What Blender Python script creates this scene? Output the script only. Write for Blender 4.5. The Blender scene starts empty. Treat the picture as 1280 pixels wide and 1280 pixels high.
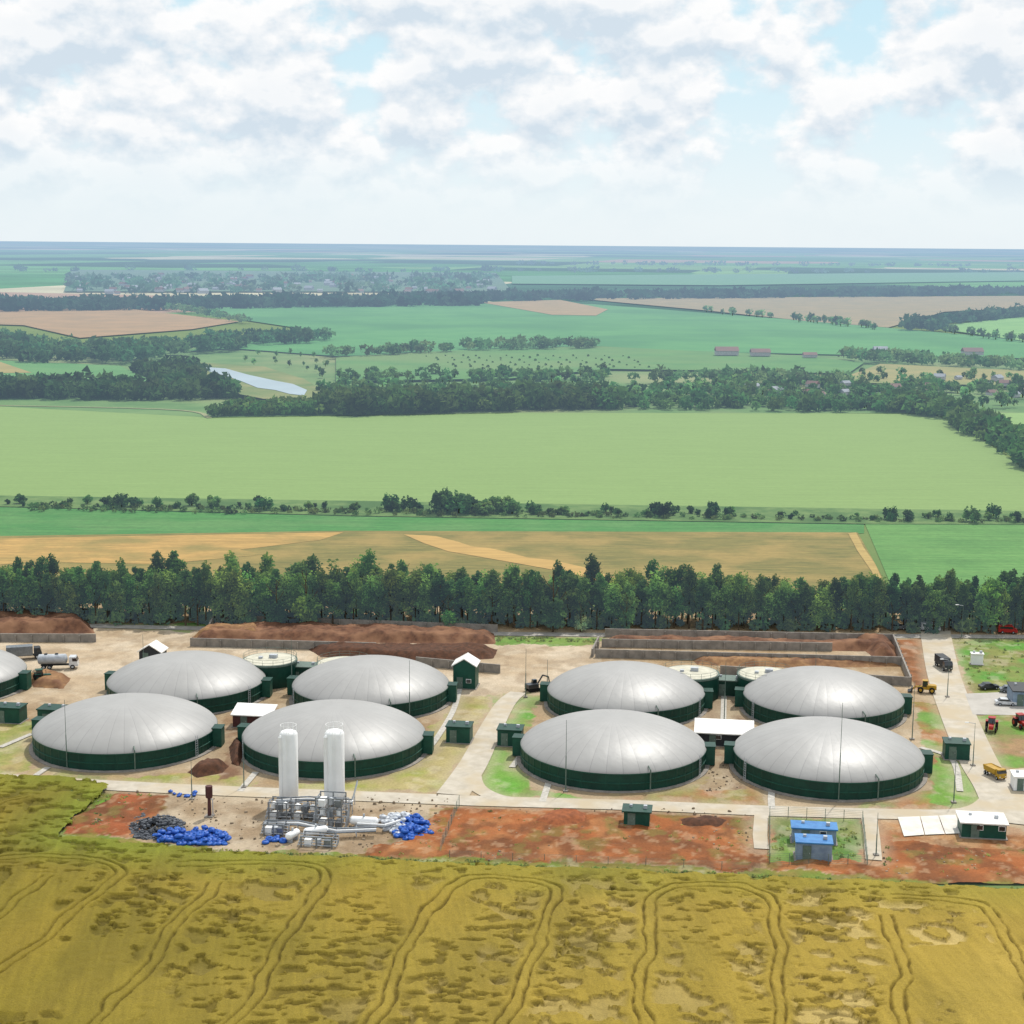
import bpy, math, random
import numpy as np
from mathutils import Vector, Matrix
R=math.radians; PI=math.pi
random.seed(7)
scn=bpy.context.scene; COL=scn.collection
H=80.0; F=2000.0
PITCH=math.atan(335/F); ROLL=R(0.45); SR=R(-7.5)
M=Matrix.Rotation(PI/2-PITCH,3,'X')@Matrix.Rotation(ROLL,3,'Z')
def ray(px,py): return M@Vector(((px-640)/F,-(py-640)/F,-1))
def G(px,py):
    d=ray(px,py); t=H/max(-d.z,1e-4); return (d.x*t,d.y*t)
def MPP(px,py):
    d=ray(px,py); return H/max(-d.z,1e-4)/F
cam=bpy.data.cameras.new('camera'); co=bpy.data.objects.new('camera',cam); COL.objects.link(co)
co.matrix_world=Matrix.Translation((0,0,H))@M.to_4x4()
cam.sensor_width=36; cam.lens=F/1280*36; cam.clip_start=1; cam.clip_end=300000
scn.camera=co
scn.view_settings.view_transform='Standard'; scn.view_settings.look='None'; scn.view_settings.exposure=0
# ------------------------------------------------------------- light
SE,SA=R(56),R(26)
sv=Vector((math.sin(SA)*math.cos(SE),math.cos(SA)*math.cos(SE),math.sin(SE)))
sl=bpy.data.lights.new('sun','SUN'); sl.energy=3.6; sl.angle=R(0.9); sl.color=(1,0.965,0.9)
so=bpy.data.objects.new('sun',sl); COL.objects.link(so); so.rotation_euler=sv.to_track_quat('Z','Y').to_euler(); so.location=(0,0,200)
def build_world():
    w=bpy.data.worlds.new('World'); scn.world=w; w.use_nodes=True
    nt=w.node_tree; N=nt.nodes; L=nt.links; N.clear()
    def mth(op,a,b=None,clamp=False):
        n=N.new('ShaderNodeMath'); n.operation=op; n.use_clamp=clamp
        for i,v in enumerate((a,b)):
            if v is None: continue
            if isinstance(v,(int,float)): n.inputs[i].default_value=v
            else: L.new(v,n.inputs[i])
        return n.outputs[0]
    def mr(v,a,b,c=0,d=1):
        n=N.new('ShaderNodeMapRange'); n.interpolation_type='SMOOTHSTEP'; L.new(v,n.inputs[0])
        for i,q in enumerate((a,b,c,d)): n.inputs[i+1].default_value=q
        return n.outputs[0]
    def mix(f,a,b):
        n=N.new('ShaderNodeMix'); n.data_type='RGBA'
        L.new(f,n.inputs[0]) if not isinstance(f,(int,float)) else setattr(n.inputs[0],'default_value',f)
        for i,v in ((6,a),(7,b)):
            if isinstance(v,tuple): n.inputs[i].default_value=(*v,1)
            else: L.new(v,n.inputs[i])
        return n.outputs[2]
    sky=N.new('ShaderNodeTexSky'); sky.sky_type='NISHITA'; sky.sun_disc=False; sky.sun_elevation=SE; sky.sun_rotation=SA
    sc=N.new('ShaderNodeVectorMath'); sc.operation='SCALE'; L.new(sky.outputs[0],sc.inputs[0]); sc.inputs[3].default_value=0.12
    tc=N.new('ShaderNodeTexCoord'); sp=N.new('ShaderNodeSeparateXYZ'); L.new(tc.outputs['Generated'],sp.inputs[0])
    z=sp.outputs[2]
    def cl(scale,dz,detail,rough,sz,off=0):
        mp=N.new('ShaderNodeMapping'); L.new(tc.outputs['Generated'],mp.inputs[0])
        mp.inputs['Scale'].default_value=(1,1,sz); mp.inputs['Location'].default_value=(off,off*.3,dz*sz)
        n=N.new('ShaderNodeTexNoise'); n.inputs['Scale'].default_value=scale; n.inputs['Detail'].default_value=detail
        n.inputs['Roughness'].default_value=rough; n.inputs['Distortion'].default_value=0.0
        L.new(mp.outputs[0],n.inputs[0]); return n.outputs[0]
    n0=cl(17,0,10,0.53,1.5,8.3); nu=cl(17,0.010,8,0.53,1.5,8.3)
    big=cl(7,0,2,0.5,1.6,4.0)
    dens=mth('ADD',mth('ADD',n0,mth('MULTIPLY',big,0.30)),-0.085)
    mask=mr(dens,0.43,0.56)
    lo=mr(z,0.012,0.070,0.05,1.0)
    mask=mth('MULTIPLY',mask,lo)
    lit=mth('ADD',mth('MULTIPLY',mth('SUBTRACT',n0,nu),6.5),0.66,True)
    thick=mr(dens,0.54,0.76,0.0,0.6)
    lit2=mth('SUBTRACT',lit,mth('MULTIPLY',thick,0.42),True)
    ccol=mix(lit2,(0.66,0.76,0.85),(1.0,1.0,1.0))
    base=mix(mr(z,0.0,0.15,0.0,1.0),(0.85,0.935,0.98),(0.60,0.84,0.95))
    base=mix(mr(z,0.25,0.6,0,1),base,sc.outputs[0])
    base=mix(0.08,base,sc.outputs[0])
    hic=mix(mr(z,0.2,0.45,0,1),ccol,(1.1,1.15,1.2))  # clouds high above the frame, brightened to lift the ambient fill
    col=mix(mask,base,hic)
    bg=N.new('ShaderNodeBackground'); bg.inputs[1].default_value=1.0; L.new(col,bg.inputs[0])
    o=N.new('ShaderNodeOutputWorld'); L.new(bg.outputs[0],o.inputs[0])
build_world()
# ------------------------------------------------------------- materials
def lin(c): return tuple(((v/255)/12.92 if v/255<=0.04045 else ((v/255+0.055)/1.055)**2.4) for v in c)
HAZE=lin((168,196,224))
KA=0.74
def nodes(m):
    m.use_nodes=True; nt=m.node_tree; return nt,nt.nodes,nt.links,nt.nodes['Principled BSDF'],nt.nodes['Material Output']
def paint_haze(m,L0=4300.0):  # aerial haze painted into the material: bluish emission mixed in by world Y
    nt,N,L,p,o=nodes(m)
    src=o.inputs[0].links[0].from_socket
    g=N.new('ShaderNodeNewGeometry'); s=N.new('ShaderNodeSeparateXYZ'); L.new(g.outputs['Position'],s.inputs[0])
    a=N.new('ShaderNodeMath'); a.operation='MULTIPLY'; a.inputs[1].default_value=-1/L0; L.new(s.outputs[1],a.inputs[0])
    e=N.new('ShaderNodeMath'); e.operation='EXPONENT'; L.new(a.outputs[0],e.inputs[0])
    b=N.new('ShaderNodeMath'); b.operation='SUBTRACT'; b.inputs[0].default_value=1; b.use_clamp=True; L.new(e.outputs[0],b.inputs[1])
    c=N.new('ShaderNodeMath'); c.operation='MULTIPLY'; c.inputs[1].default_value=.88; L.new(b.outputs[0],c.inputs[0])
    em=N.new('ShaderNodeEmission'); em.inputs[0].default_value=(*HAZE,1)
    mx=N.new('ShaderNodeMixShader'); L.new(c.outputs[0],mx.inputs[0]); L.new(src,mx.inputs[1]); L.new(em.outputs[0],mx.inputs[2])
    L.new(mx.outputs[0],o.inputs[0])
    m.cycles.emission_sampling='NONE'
MC={}
def mat(name,c,c2=None,scale=1.0,rough=0.7,metal=0.0,bump=0.0,k=KA,haze=False,stretch=(1,1,1),detail=5,spec=0.3,c3=None,scale3=0.05,coord='pos'):
    if name in MC: return MC[name]
    m=bpy.data.materials.new(name); nt,N,L,p,o=nodes(m)
    p.inputs['Roughness'].default_value=rough; p.inputs['Metallic'].default_value=metal; p.inputs['Specular IOR Level'].default_value=spec
    a=tuple(v*k for v in lin(c)); c2=c2 or tuple(int(v*0.86) for v in c); b=tuple(v*k for v in lin(c2))
    if coord=='pos': g=N.new('ShaderNodeNewGeometry'); src=g.outputs['Position']
    else: g=N.new('ShaderNodeTexCoord'); src=g.outputs['Object']
    mp=N.new('ShaderNodeMapping'); mp.inputs['Scale'].default_value=stretch; L.new(src,mp.inputs[0])
    n=N.new('ShaderNodeTexNoise'); n.inputs['Scale'].default_value=scale; n.inputs['Detail'].default_value=detail; n.inputs['Roughness'].default_value=.6; L.new(mp.outputs[0],n.inputs[0])
    r=N.new('ShaderNodeMapRange'); r.inputs[1].default_value=.36; r.inputs[2].default_value=.64; L.new(n.outputs[0],r.inputs[0])
    x=N.new('ShaderNodeMix'); x.data_type='RGBA'; x.inputs[6].default_value=(*a,1); x.inputs[7].default_value=(*b,1); L.new(r.outputs[0],x.inputs[0])
    out=x.outputs[2]
    if c3:
        n3=N.new('ShaderNodeTexNoise'); n3.inputs['Scale'].default_value=scale3; n3.inputs['Detail'].default_value=7; L.new(src,n3.inputs[0])
        r3=N.new('ShaderNodeMapRange'); r3.inputs[1].default_value=.45; r3.inputs[2].default_value=.62; L.new(n3.outputs[0],r3.inputs[0])
        x3=N.new('ShaderNodeMix'); x3.data_type='RGBA'; L.new(r3.outputs[0],x3.inputs[0]); L.new(out,x3.inputs[6]); x3.inputs[7].default_value=(*[v*k for v in lin(c3)],1)
        out=x3.outputs[2]
    L.new(out,p.inputs['Base Color'])
    if bump:
        bn=N.new('ShaderNodeBump'); bn.inputs['Strength'].default_value=bump; bn.inputs['Distance'].default_value=0.1; L.new(n.outputs[0],bn.inputs['Height']); L.new(bn.outputs[0],p.inputs['Normal'])
    if haze: paint_haze(m)
    MC[name]=m; return m
def field_mat(name,c,c2,rows=0,ang=0,haze=True,c3=None,s3=0.01,scale=0.05,stretch=(1,1,1),amp=.1):
    m=mat(name,c,c2,scale=scale,haze=False,c3=c3,scale3=s3,rough=.9,spec=.1,stretch=stretch,detail=9)
    nt,N,L,p,o=nodes(m)
    if rows:
        g=N.new('ShaderNodeNewGeometry')
        src=p.inputs['Base Color'].links[0].from_socket
        for k,(sx,q,am) in enumerate(((.02,rows,amp),(.5,rows*1.2,amp*.8))):
            mp=N.new('ShaderNodeMapping'); mp.inputs['Rotation'].default_value=(0,0,ang); L.new(g.outputs['Position'],mp.inputs[0])
            w=N.new('ShaderNodeTexNoise'); mp.inputs['Scale'].default_value=(sx,q,1); w.inputs['Scale'].default_value=1; w.inputs['Detail'].default_value=5; w.inputs['Roughness'].default_value=.65; L.new(mp.outputs[0],w.inputs[0])
            h=N.new('ShaderNodeMapRange'); h.inputs[1].default_value=.3; h.inputs[2].default_value=.7; h.inputs[3].default_value=1-am; h.inputs[4].default_value=1+am; L.new(w.outputs[0],h.inputs[0])
            v=N.new('ShaderNodeVectorMath'); v.operation='SCALE'; L.new(src,v.inputs[0]); L.new(h.outputs[0],v.inputs[3]); src=v.outputs[0]
        L.new(src,p.inputs['Base Color'])
    if haze: paint_haze(m)
    return m
def vcol_mat(name,scale=3.0,bump=.4,haze=False,leaf=False,lo=.8,hi=1.15,trans=.45):
    m=bpy.data.materials.new(name); nt,N,L,p,o=nodes(m)
    p.inputs['Roughness'].default_value=.85; p.inputs['Specular IOR Level'].default_value=.15
    a=N.new('ShaderNodeAttribute'); a.attribute_name='Col'
    g=N.new('ShaderNodeNewGeometry'); n=N.new('ShaderNodeTexNoise'); n.inputs['Scale'].default_value=scale; n.inputs['Detail'].default_value=6; n.inputs['Roughness'].default_value=.7; L.new(g.outputs['Position'],n.inputs[0])
    r=N.new('ShaderNodeMapRange'); r.inputs[1].default_value=.3; r.inputs[2].default_value=.7; r.inputs[3].default_value=lo; r.inputs[4].default_value=hi; L.new(n.outputs[0],r.inputs[0])
    v=N.new('ShaderNodeVectorMath'); v.operation='SCALE'; L.new(a.outputs['Color'],v.inputs[0]); L.new(r.outputs[0],v.inputs[3])
    out=v.outputs[0]
    if leaf:
        oi=N.new('ShaderNodeObjectInfo'); hs=N.new('ShaderNodeHueSaturation')
        r1=N.new('ShaderNodeMapRange'); r1.inputs[3].default_value=.465; r1.inputs[4].default_value=.515; L.new(oi.outputs['Random'],r1.inputs[0]); L.new(r1.outputs[0],hs.inputs['Hue'])
        m2=N.new('ShaderNodeMath'); m2.operation='FRACT'; m3=N.new('ShaderNodeMath'); m3.operation='MULTIPLY'; m3.inputs[1].default_value=7.31; L.new(oi.outputs['Random'],m3.inputs[0]); L.new(m3.outputs[0],m2.inputs[0])
        r2=N.new('ShaderNodeMapRange'); r2.inputs[3].default_value=.62; r2.inputs[4].default_value=1.45; L.new(m2.outputs[0],r2.inputs[0]); L.new(r2.outputs[0],hs.inputs['Value'])
        L.new(out,hs.inputs['Color']); out=hs.outputs[0]
        t=N.new('ShaderNodeBsdfTranslucent'); L.new(out,t.inputs[0]); mx=N.new('ShaderNodeMixShader'); mx.inputs[0].default_value=trans
        L.new(p.outputs[0],mx.inputs[1]); L.new(t.outputs[0],mx.inputs[2]); L.new(mx.outputs[0],o.inputs[0])
    L.new(out,p.inputs['Base Color'])
    if bump:
        bn=N.new('ShaderNodeBump'); bn.inputs['Strength'].default_value=bump; bn.inputs['Distance'].default_value=.2; L.new(n.outputs[0],bn.inputs['Height']); L.new(bn.outputs[0],p.inputs['Normal'])
    if haze: paint_haze(m)
    return m
# ------------------------------------------------------------- mesh helpers
def tag(o,label=None,cat=None,group=None,kind=None):
    if label: o['label']=label
    if cat: o['category']=cat
    if group: o['group']=group
    if kind: o['kind']=kind
    return o
def thing(name,loc,rz,label,cat,group=None):
    o=bpy.data.objects.new(name,None); COL.objects.link(o); o.location=loc; o.rotation_euler=(0,0,rz); o.empty_display_size=.5
    return tag(o,label,cat,group)
class MB:
    def __init__(s): s.v=[]; s.f=[]
    def add(s,v,f):
        n=len(s.v); s.v+= [tuple(p) for p in v]; s.f+=[tuple(i+n for i in q) for q in f]; return s
    def box(s,cx,cy,z0,sx,sy,sz,rz=0,tx=1,ty=1):
        c,q=math.cos(rz),math.sin(rz); vs=[]
        for z,kx,ky in ((z0,1,1),(z0+sz,tx,ty)):
            for a,b in ((-1,-1),(1,-1),(1,1),(-1,1)):
                x,y=a*sx/2*kx,b*sy/2*ky; vs.append((cx+x*c-y*q,cy+x*q+y*c,z))
        return s.add(vs,[(3,2,1,0),(4,5,6,7),(0,1,5,4),(1,2,6,5),(2,3,7,6),(3,0,4,7)])
    def lathe(s,prof,n=32,cx=0,cy=0,axis='Z',o=(0,0,0)):
        vs=[];fs=[]
        for r,z in prof:
            for i in range(n):
                a=2*PI*i/n
                p=(r*math.cos(a),r*math.sin(a),z)
                if axis=='Y': p=(p[0],p[2],p[1])
                if axis=='X': p=(p[2],p[0],p[1])
                vs.append((p[0]+cx+o[0],p[1]+cy+o[1],p[2]+o[2]))
        m=len(prof)
        for j in range(m-1):
            for i in range(n):
                k=(i+1)%n; q=(j*n+i,j*n+k,(j+1)*n+k,(j+1)*n+i); fs.append(q if axis!='Y' else q[::-1])
        fs.append(tuple(range(n))[::-1] if axis!='Y' else tuple(range(n)))
        t=tuple((m-1)*n+i for i in range(n)); fs.append(t if axis!='Y' else t[::-1])
        return s.add(vs,fs)
    def tube(s,pts,r,n=8):
        for a,b in zip(pts[:-1],pts[1:]):
            a=Vector(a);b=Vector(b);d=(b-a)
            if d.length<1e-5: continue
            d.normalize(); u=d.orthogonal().normalized(); w=d.cross(u)
            vs=[tuple(p+(u*math.cos(2*PI*i/n)+w*math.sin(2*PI*i/n))*r) for p in (a,b) for i in range(n)]
            s.add(vs,[(i,(i+1)%n,n+(i+1)%n,n+i) for i in range(n)]+[tuple(range(n))[::-1],tuple(range(n,2*n))])
        return s
    def prism(s,prof,w,cy=0):   # profile in XZ, extruded along Y
        n=len(prof); vs=[(x,cy-w/2,z) for x,z in prof]+[(x,cy+w/2,z) for x,z in prof]
        return s.add(vs,[tuple(range(n)),tuple(range(2*n-1,n-1,-1))]+[(i,n+i,n+(i+1)%n,(i+1)%n) for i in range(n)])
    def build(s,name,m,parent=None,smooth=False,loc=None):
        me=bpy.data.meshes.new(name); me.from_pydata(s.v,[],s.f); me.materials.append(m)
        if smooth: 
            me.polygons.foreach_set('use_smooth',[True]*len(me.polygons))
            try: me.set_sharp_from_angle(angle=R(35))
            except Exception: pass
        me.update(); o=bpy.data.objects.new(name,me); COL.objects.link(o)
        if parent: o.parent=parent
        if loc: o.location=loc
        return o
def npmesh(name,v,f,m,cols=None,parent=None,smooth=False,link=True):
    v=np.asarray(v,dtype=np.float32); f=np.asarray(f,dtype=np.int32)
    me=bpy.data.meshes.new(name); k=f.shape[1]
    me.vertices.add(len(v)); me.vertices.foreach_set('co',v.ravel())
    me.loops.add(f.size); me.loops.foreach_set('vertex_index',f.ravel())
    me.polygons.add(len(f)); me.polygons.foreach_set('loop_start',np.arange(0,f.size,k,dtype=np.int32)); me.polygons.foreach_set('loop_total',np.full(len(f),k,dtype=np.int32))
    if smooth: me.polygons.foreach_set('use_smooth',np.ones(len(f),dtype=bool))
    me.materials.append(m); me.update(calc_edges=True)
    if cols is not None:
        a=me.color_attributes.new('Col','FLOAT_COLOR','POINT'); c=np.ones((len(v),4),dtype=np.float32); c[:,:3]=cols; a.data.foreach_set('color',c.ravel())
    if not link: return me
    o=bpy.data.objects.new(name,me); COL.objects.link(o)
    if parent: o.parent=parent
    return o
TB=np.random.RandomState(5).rand(512,512)
def vn(x,y,seed=0):
    x=x+seed*37.7; y=y+seed*91.3
    xi=np.floor(x).astype(int); yi=np.floor(y).astype(int); fx=x-xi; fy=y-yi; fx=fx*fx*(3-2*fx); fy=fy*fy*(3-2*fy)
    g=lambda a,b: TB[a%512,b%512]
    return (g(xi,yi)*(1-fx)+g(xi+1,yi)*fx)*(1-fy)+(g(xi,yi+1)*(1-fx)+g(xi+1,yi+1)*fx)*fy
def fbm(x,y,s,o=4,seed=0):
    t=0;a=1;n=0
    for i in range(o): t=t+a*vn(x/s*2**i,y/s*2**i,seed+i); n+=a; a*=.5
    return t/n
def inpoly(x,y,P):
    r=np.zeros(np.shape(x),bool); n=len(P)
    for i in range(n):
        x1,y1=P[i];x2,y2=P[(i+1)%n]
        if y1==y2: continue
        c=((y1>y)!=(y2>y))&(x<(x2-x1)*(y-y1)/(y2-y1)+x1); r^=c
    return r
def dline(x,y,P,closed=False):
    d=np.full(np.shape(x),1e9); n=len(P)
    for i in range(n if closed else n-1):
        ax,ay=P[i];bx,by=P[(i+1)%n]; dx,dy=bx-ax,by-ay; l=dx*dx+dy*dy+1e-9
        t=np.clip(((x-ax)*dx+(y-ay)*dy)/l,0,1); d=np.minimum(d,np.hypot(x-ax-t*dx,y-ay-t*dy))
    return d
def GP(P): return [G(*p) for p in P]
def gridmesh(name,x0,x1,y0,y1,s,fn,m,smooth=True,kind='structure'):
    xs=np.arange(x0,x1,s); ys=np.arange(y0,y1,s); X,Y=np.meshgrid(xs,ys); Z,C,K=fn(X,Y)
    ny,nx=X.shape; idx=np.arange(nx*ny).reshape(ny,nx)
    f=np.stack([idx[:-1,:-1],idx[:-1,1:],idx[1:,1:],idx[1:,:-1]],-1)
    if K is not None: f=f[K[:-1,:-1]]
    f=f.reshape(-1,4)
    v=np.stack([X,Y,Z],-1).reshape(-1,3); C=C.reshape(-1,3)
    u=np.zeros(len(v),bool); u[f.ravel()]=True; mp=np.cumsum(u)-1
    o=npmesh(name,v[u],mp[f],m,C[u],smooth=smooth)
    if kind: o['kind']=kind
    return o
def smooth_line(P,k=6):
    if len(P)<3: return list(P)
    Q=[]; n=len(P)
    for i in range(n-1):
        p0=P[max(i-1,0)];p1=P[i];p2=P[i+1];p3=P[min(i+2,n-1)]
        for j in range(k):
            t=j/k; Q.append(tuple(.5*((2*p1[a])+(-p0[a]+p2[a])*t+(2*p0[a]-5*p1[a]+4*p2[a]-p3[a])*t*t+(-p0[a]+3*p1[a]-3*p2[a]+p3[a])*t**3) for a in (0,1)))
    Q.append(tuple(P[-1])); return Q
def offs(P,d):
    Q=[]
    for i in range(len(P)):
        a=P[max(i-1,0)];b=P[min(i+1,len(P)-1)]; dx,dy=b[0]-a[0],b[1]-a[1]; l=math.hypot(dx,dy)+1e-9; Q.append((P[i][0]-dy/l*d,P[i][1]+dx/l*d))
    return Q
ROADS=[]
def ribbon(name,Ppx,w,z,m,kind='structure',sm=True,w2=None):
    P=GP(Ppx); P=smooth_line(P) if sm else P; n=len(P)
    if w2:
        A=[];B=[]
        for i in range(n):
            ww=w+(w2-w)*i/(n-1); A.append(offs(P,ww/2)[i]);B.append(offs(P,-ww/2)[i])
    else: A=offs(P,w/2);B=offs(P,-w/2)
    b=MB(); b.add([(x,y,z) for x,y in A]+[(x,y,z) for x,y in B],[(n+i,n+i+1,i+1,i) for i in range(n-1)])
    o=b.build(name,m); o['kind']=kind; ROADS.append((P,max(w,w2 or w)))
    return o
def sheet(name,Ppx,z,m,kind='structure',world=False):
    P=Ppx if world else GP(Ppx); b=MB(); n=len(P)
    ar=sum(P[i][0]*P[(i+1)%n][1]-P[(i+1)%n][0]*P[i][1] for i in range(n))
    if ar<0: P=P[::-1]
    b.add([(x,y,z) for x,y in P],[tuple(range(n))]); o=b.build(name,m)
    if kind: o['kind']=kind
    return o
# ------------------------------------------------------------- common materials
M_KERB=mat('kerb_concrete',(212,206,194),scale=2,rough=.85)
M_ROAD=mat('pale_concrete_road',(210,200,182),(190,180,162),scale=.5,rough=.9,c3=(198,182,154),scale3=.15)
M_GREEN=mat('dark_green_sheet',(14,72,58),(10,58,48),scale=.6,rough=.5,coord='obj',spec=.3)
M_GREEN2=mat('green_panel',(28,88,72),(20,74,62),scale=.8,rough=.5,coord='obj')
M_TRIM=mat('grey_green_trim',(112,132,120),scale=2,rough=.6)
M_WHITE=mat('white_paint',(250,250,248),(240,240,238),scale=.4,rough=.6,k=.86,spec=.2)
M_WROOF=mat('white_roof_sheet',(244,242,238),(224,220,212),scale=.8,rough=.6,k=.86)
M_CONC=mat('cast_concrete',(166,158,148),(138,132,124),scale=.7,rough=.9,bump=.2)
M_LID=mat('pale_lid',(222,218,198),(200,196,176),scale=.8,rough=.8)
M_STEEL=mat('galvanised_steel',(208,212,216),(178,184,190),scale=1.5,rough=.55,metal=.08)
M_DARK=mat('dark_grey_metal',(58,62,66),scale=2,rough=.6)
M_BLACK=mat('tyre_rubber',(30,30,32),scale=4,rough=.85)
M_GLASS=mat('dark_glass',(34,42,50),scale=2,rough=.12,spec=.8)
M_BLUE=mat('blue_roof_sheet',(70,140,200),(52,118,182),scale=1,rough=.5)
M_BLUEW=mat('blue_grey_wall',(150,170,190),(120,140,165),scale=1,rough=.6)
M_BAGB=mat('blue_plastic_bag',(50,112,206),(34,84,176),scale=1.5,rough=.5)
M_BAGW=mat('white_plastic_bag',(232,236,240),(200,206,214),scale=1.5,rough=.5)
M_MAROON=mat('maroon_panel',(96,58,56),scale=2,rough=.7)
M_YEL=mat('machine_yellow',(206,162,48),scale=2,rough=.5)
M_RED=mat('machine_red',(188,40,34),scale=2,rough=.45)
M_CARW=mat('car_white',(236,238,240),scale=2,rough=.3,spec=.6)
M_CARG=mat('car_silver',(150,156,162),scale=2,rough=.3,metal=.4)
M_CARD=mat('car_charcoal',(52,56,62),scale=2,rough=.3,spec=.6)
M_LAMP=mat('headlight_lens',(235,235,225),scale=2,rough=.15,spec=.8)
M_BARK=mat('bark',(110,96,76),(76,64,52),scale=3,rough=.95)
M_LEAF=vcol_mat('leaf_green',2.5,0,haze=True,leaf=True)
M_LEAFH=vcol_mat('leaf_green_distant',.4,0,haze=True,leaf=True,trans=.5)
M_HEAP=mat('brown_silage',(128,88,64),(94,64,48),scale=.9,rough=.95,bump=.9,c3=(150,110,82),scale3=.25)
M_HEAPT=mat('tan_silage',(174,134,92),(140,104,72),scale=.9,rough=.95,bump=.9,c3=(120,84,60),scale3=.25)
M_SOIL=mat('dark_soil',(104,68,48),(74,50,36),scale=1.2,rough=.95,bump=.9)
M_RUB=mat('grey_rubble',(110,114,120),(66,70,76),scale=1.5,rough=.9)
# ------------------------------------------------------------- far ground
def ground():
    m=bpy.data.materials.new('farmland'); nt,N,L,p,o=nodes(m); p.inputs['Roughness'].default_value=.95; p.inputs['Specular IOR Level'].default_value=.05
    g=N.new('ShaderNodeNewGeometry')
    mp=N.new('ShaderNodeMapping'); mp.inputs['Scale'].default_value=(1/900,1/1300,1); mp.inputs['Rotation'].default_value=(0,0,.25); L.new(g.outputs['Position'],mp.inputs[0])
    v=N.new('ShaderNodeTexVoronoi'); v.inputs['Scale'].default_value=1; v.distance='CHEBYCHEV'; L.new(mp.outputs[0],v.inputs[0])
    s=N.new('ShaderNodeSeparateColor'); L.new(v.outputs['Color'],s.inputs[0])
    cr=N.new('ShaderNodeValToRGB'); cr.color_ramp.interpolation='CONSTANT'; L.new(s.outputs[0],cr.inputs[0])
    cols=[(0,(84,142,92)),(.2,(124,166,110)),(.36,(52,92,72)),(.5,(178,152,134)),(.6,(104,158,104)),(.76,(64,108,88)),(.9,(200,194,164))]
    e=cr.color_ramp.elements
    for i,(t,c) in enumerate(cols):
        q=e[i] if i<2 else e.new(t); q.position=t; q.color=(*[x*KA for x in lin(c)],1)
    n=N.new('ShaderNodeTexNoise'); n.inputs['Scale'].default_value=.004; n.inputs['Detail'].default_value=8; L.new(g.outputs['Position'],n.inputs[0])
    r=N.new('ShaderNodeMapRange'); r.inputs[1].default_value=.3; r.inputs[2].default_value=.7; r.inputs[3].default_value=.7; r.inputs[4].default_value=1.2; L.new(n.outputs[0],r.inputs[0])
    sc=N.new('ShaderNodeVectorMath'); sc.operation='SCALE'; L.new(cr.outputs[0],sc.inputs[0]); L.new(r.outputs[0],sc.inputs[3])
    n2=N.new('ShaderNodeTexNoise'); n2.inputs['Scale'].default_value=.02; n2.inputs['Detail'].default_value=6; L.new(g.outputs['Position'],n2.inputs[0])
    x=N.new('ShaderNodeMix'); x.data_type='RGBA'; x.inputs[6].default_value=(*[q*KA for q in lin((92,122,66))],1); x.inputs[7].default_value=(*[q*KA for q in lin((132,146,88))],1); L.new(n2.outputs[0],x.inputs[0])
    sp=N.new('ShaderNodeSeparateXYZ'); L.new(g.outputs['Position'],sp.inputs[0])
    f=N.new('ShaderNodeMapRange'); f.inputs[1].default_value=1700; f.inputs[2].default_value=1800; L.new(sp.outputs[1],f.inputs[0])
    y=N.new('ShaderNodeMix'); y.data_type='RGBA'; L.new(f.outputs[0],y.inputs[0]); L.new(x.outputs[2],y.inputs[6]); L.new(sc.outputs[0],y.inputs[7])
    L.new(y.outputs[2],p.inputs['Base Color']); paint_haze(m,6500)
    b=MB(); b.add([(-90000,-400,0),(90000,-400,0),(90000,110000,0),(-90000,110000,0)],[(0,1,2,3)])
    b.build('ground',m)['kind']='structure'
ground()
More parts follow.
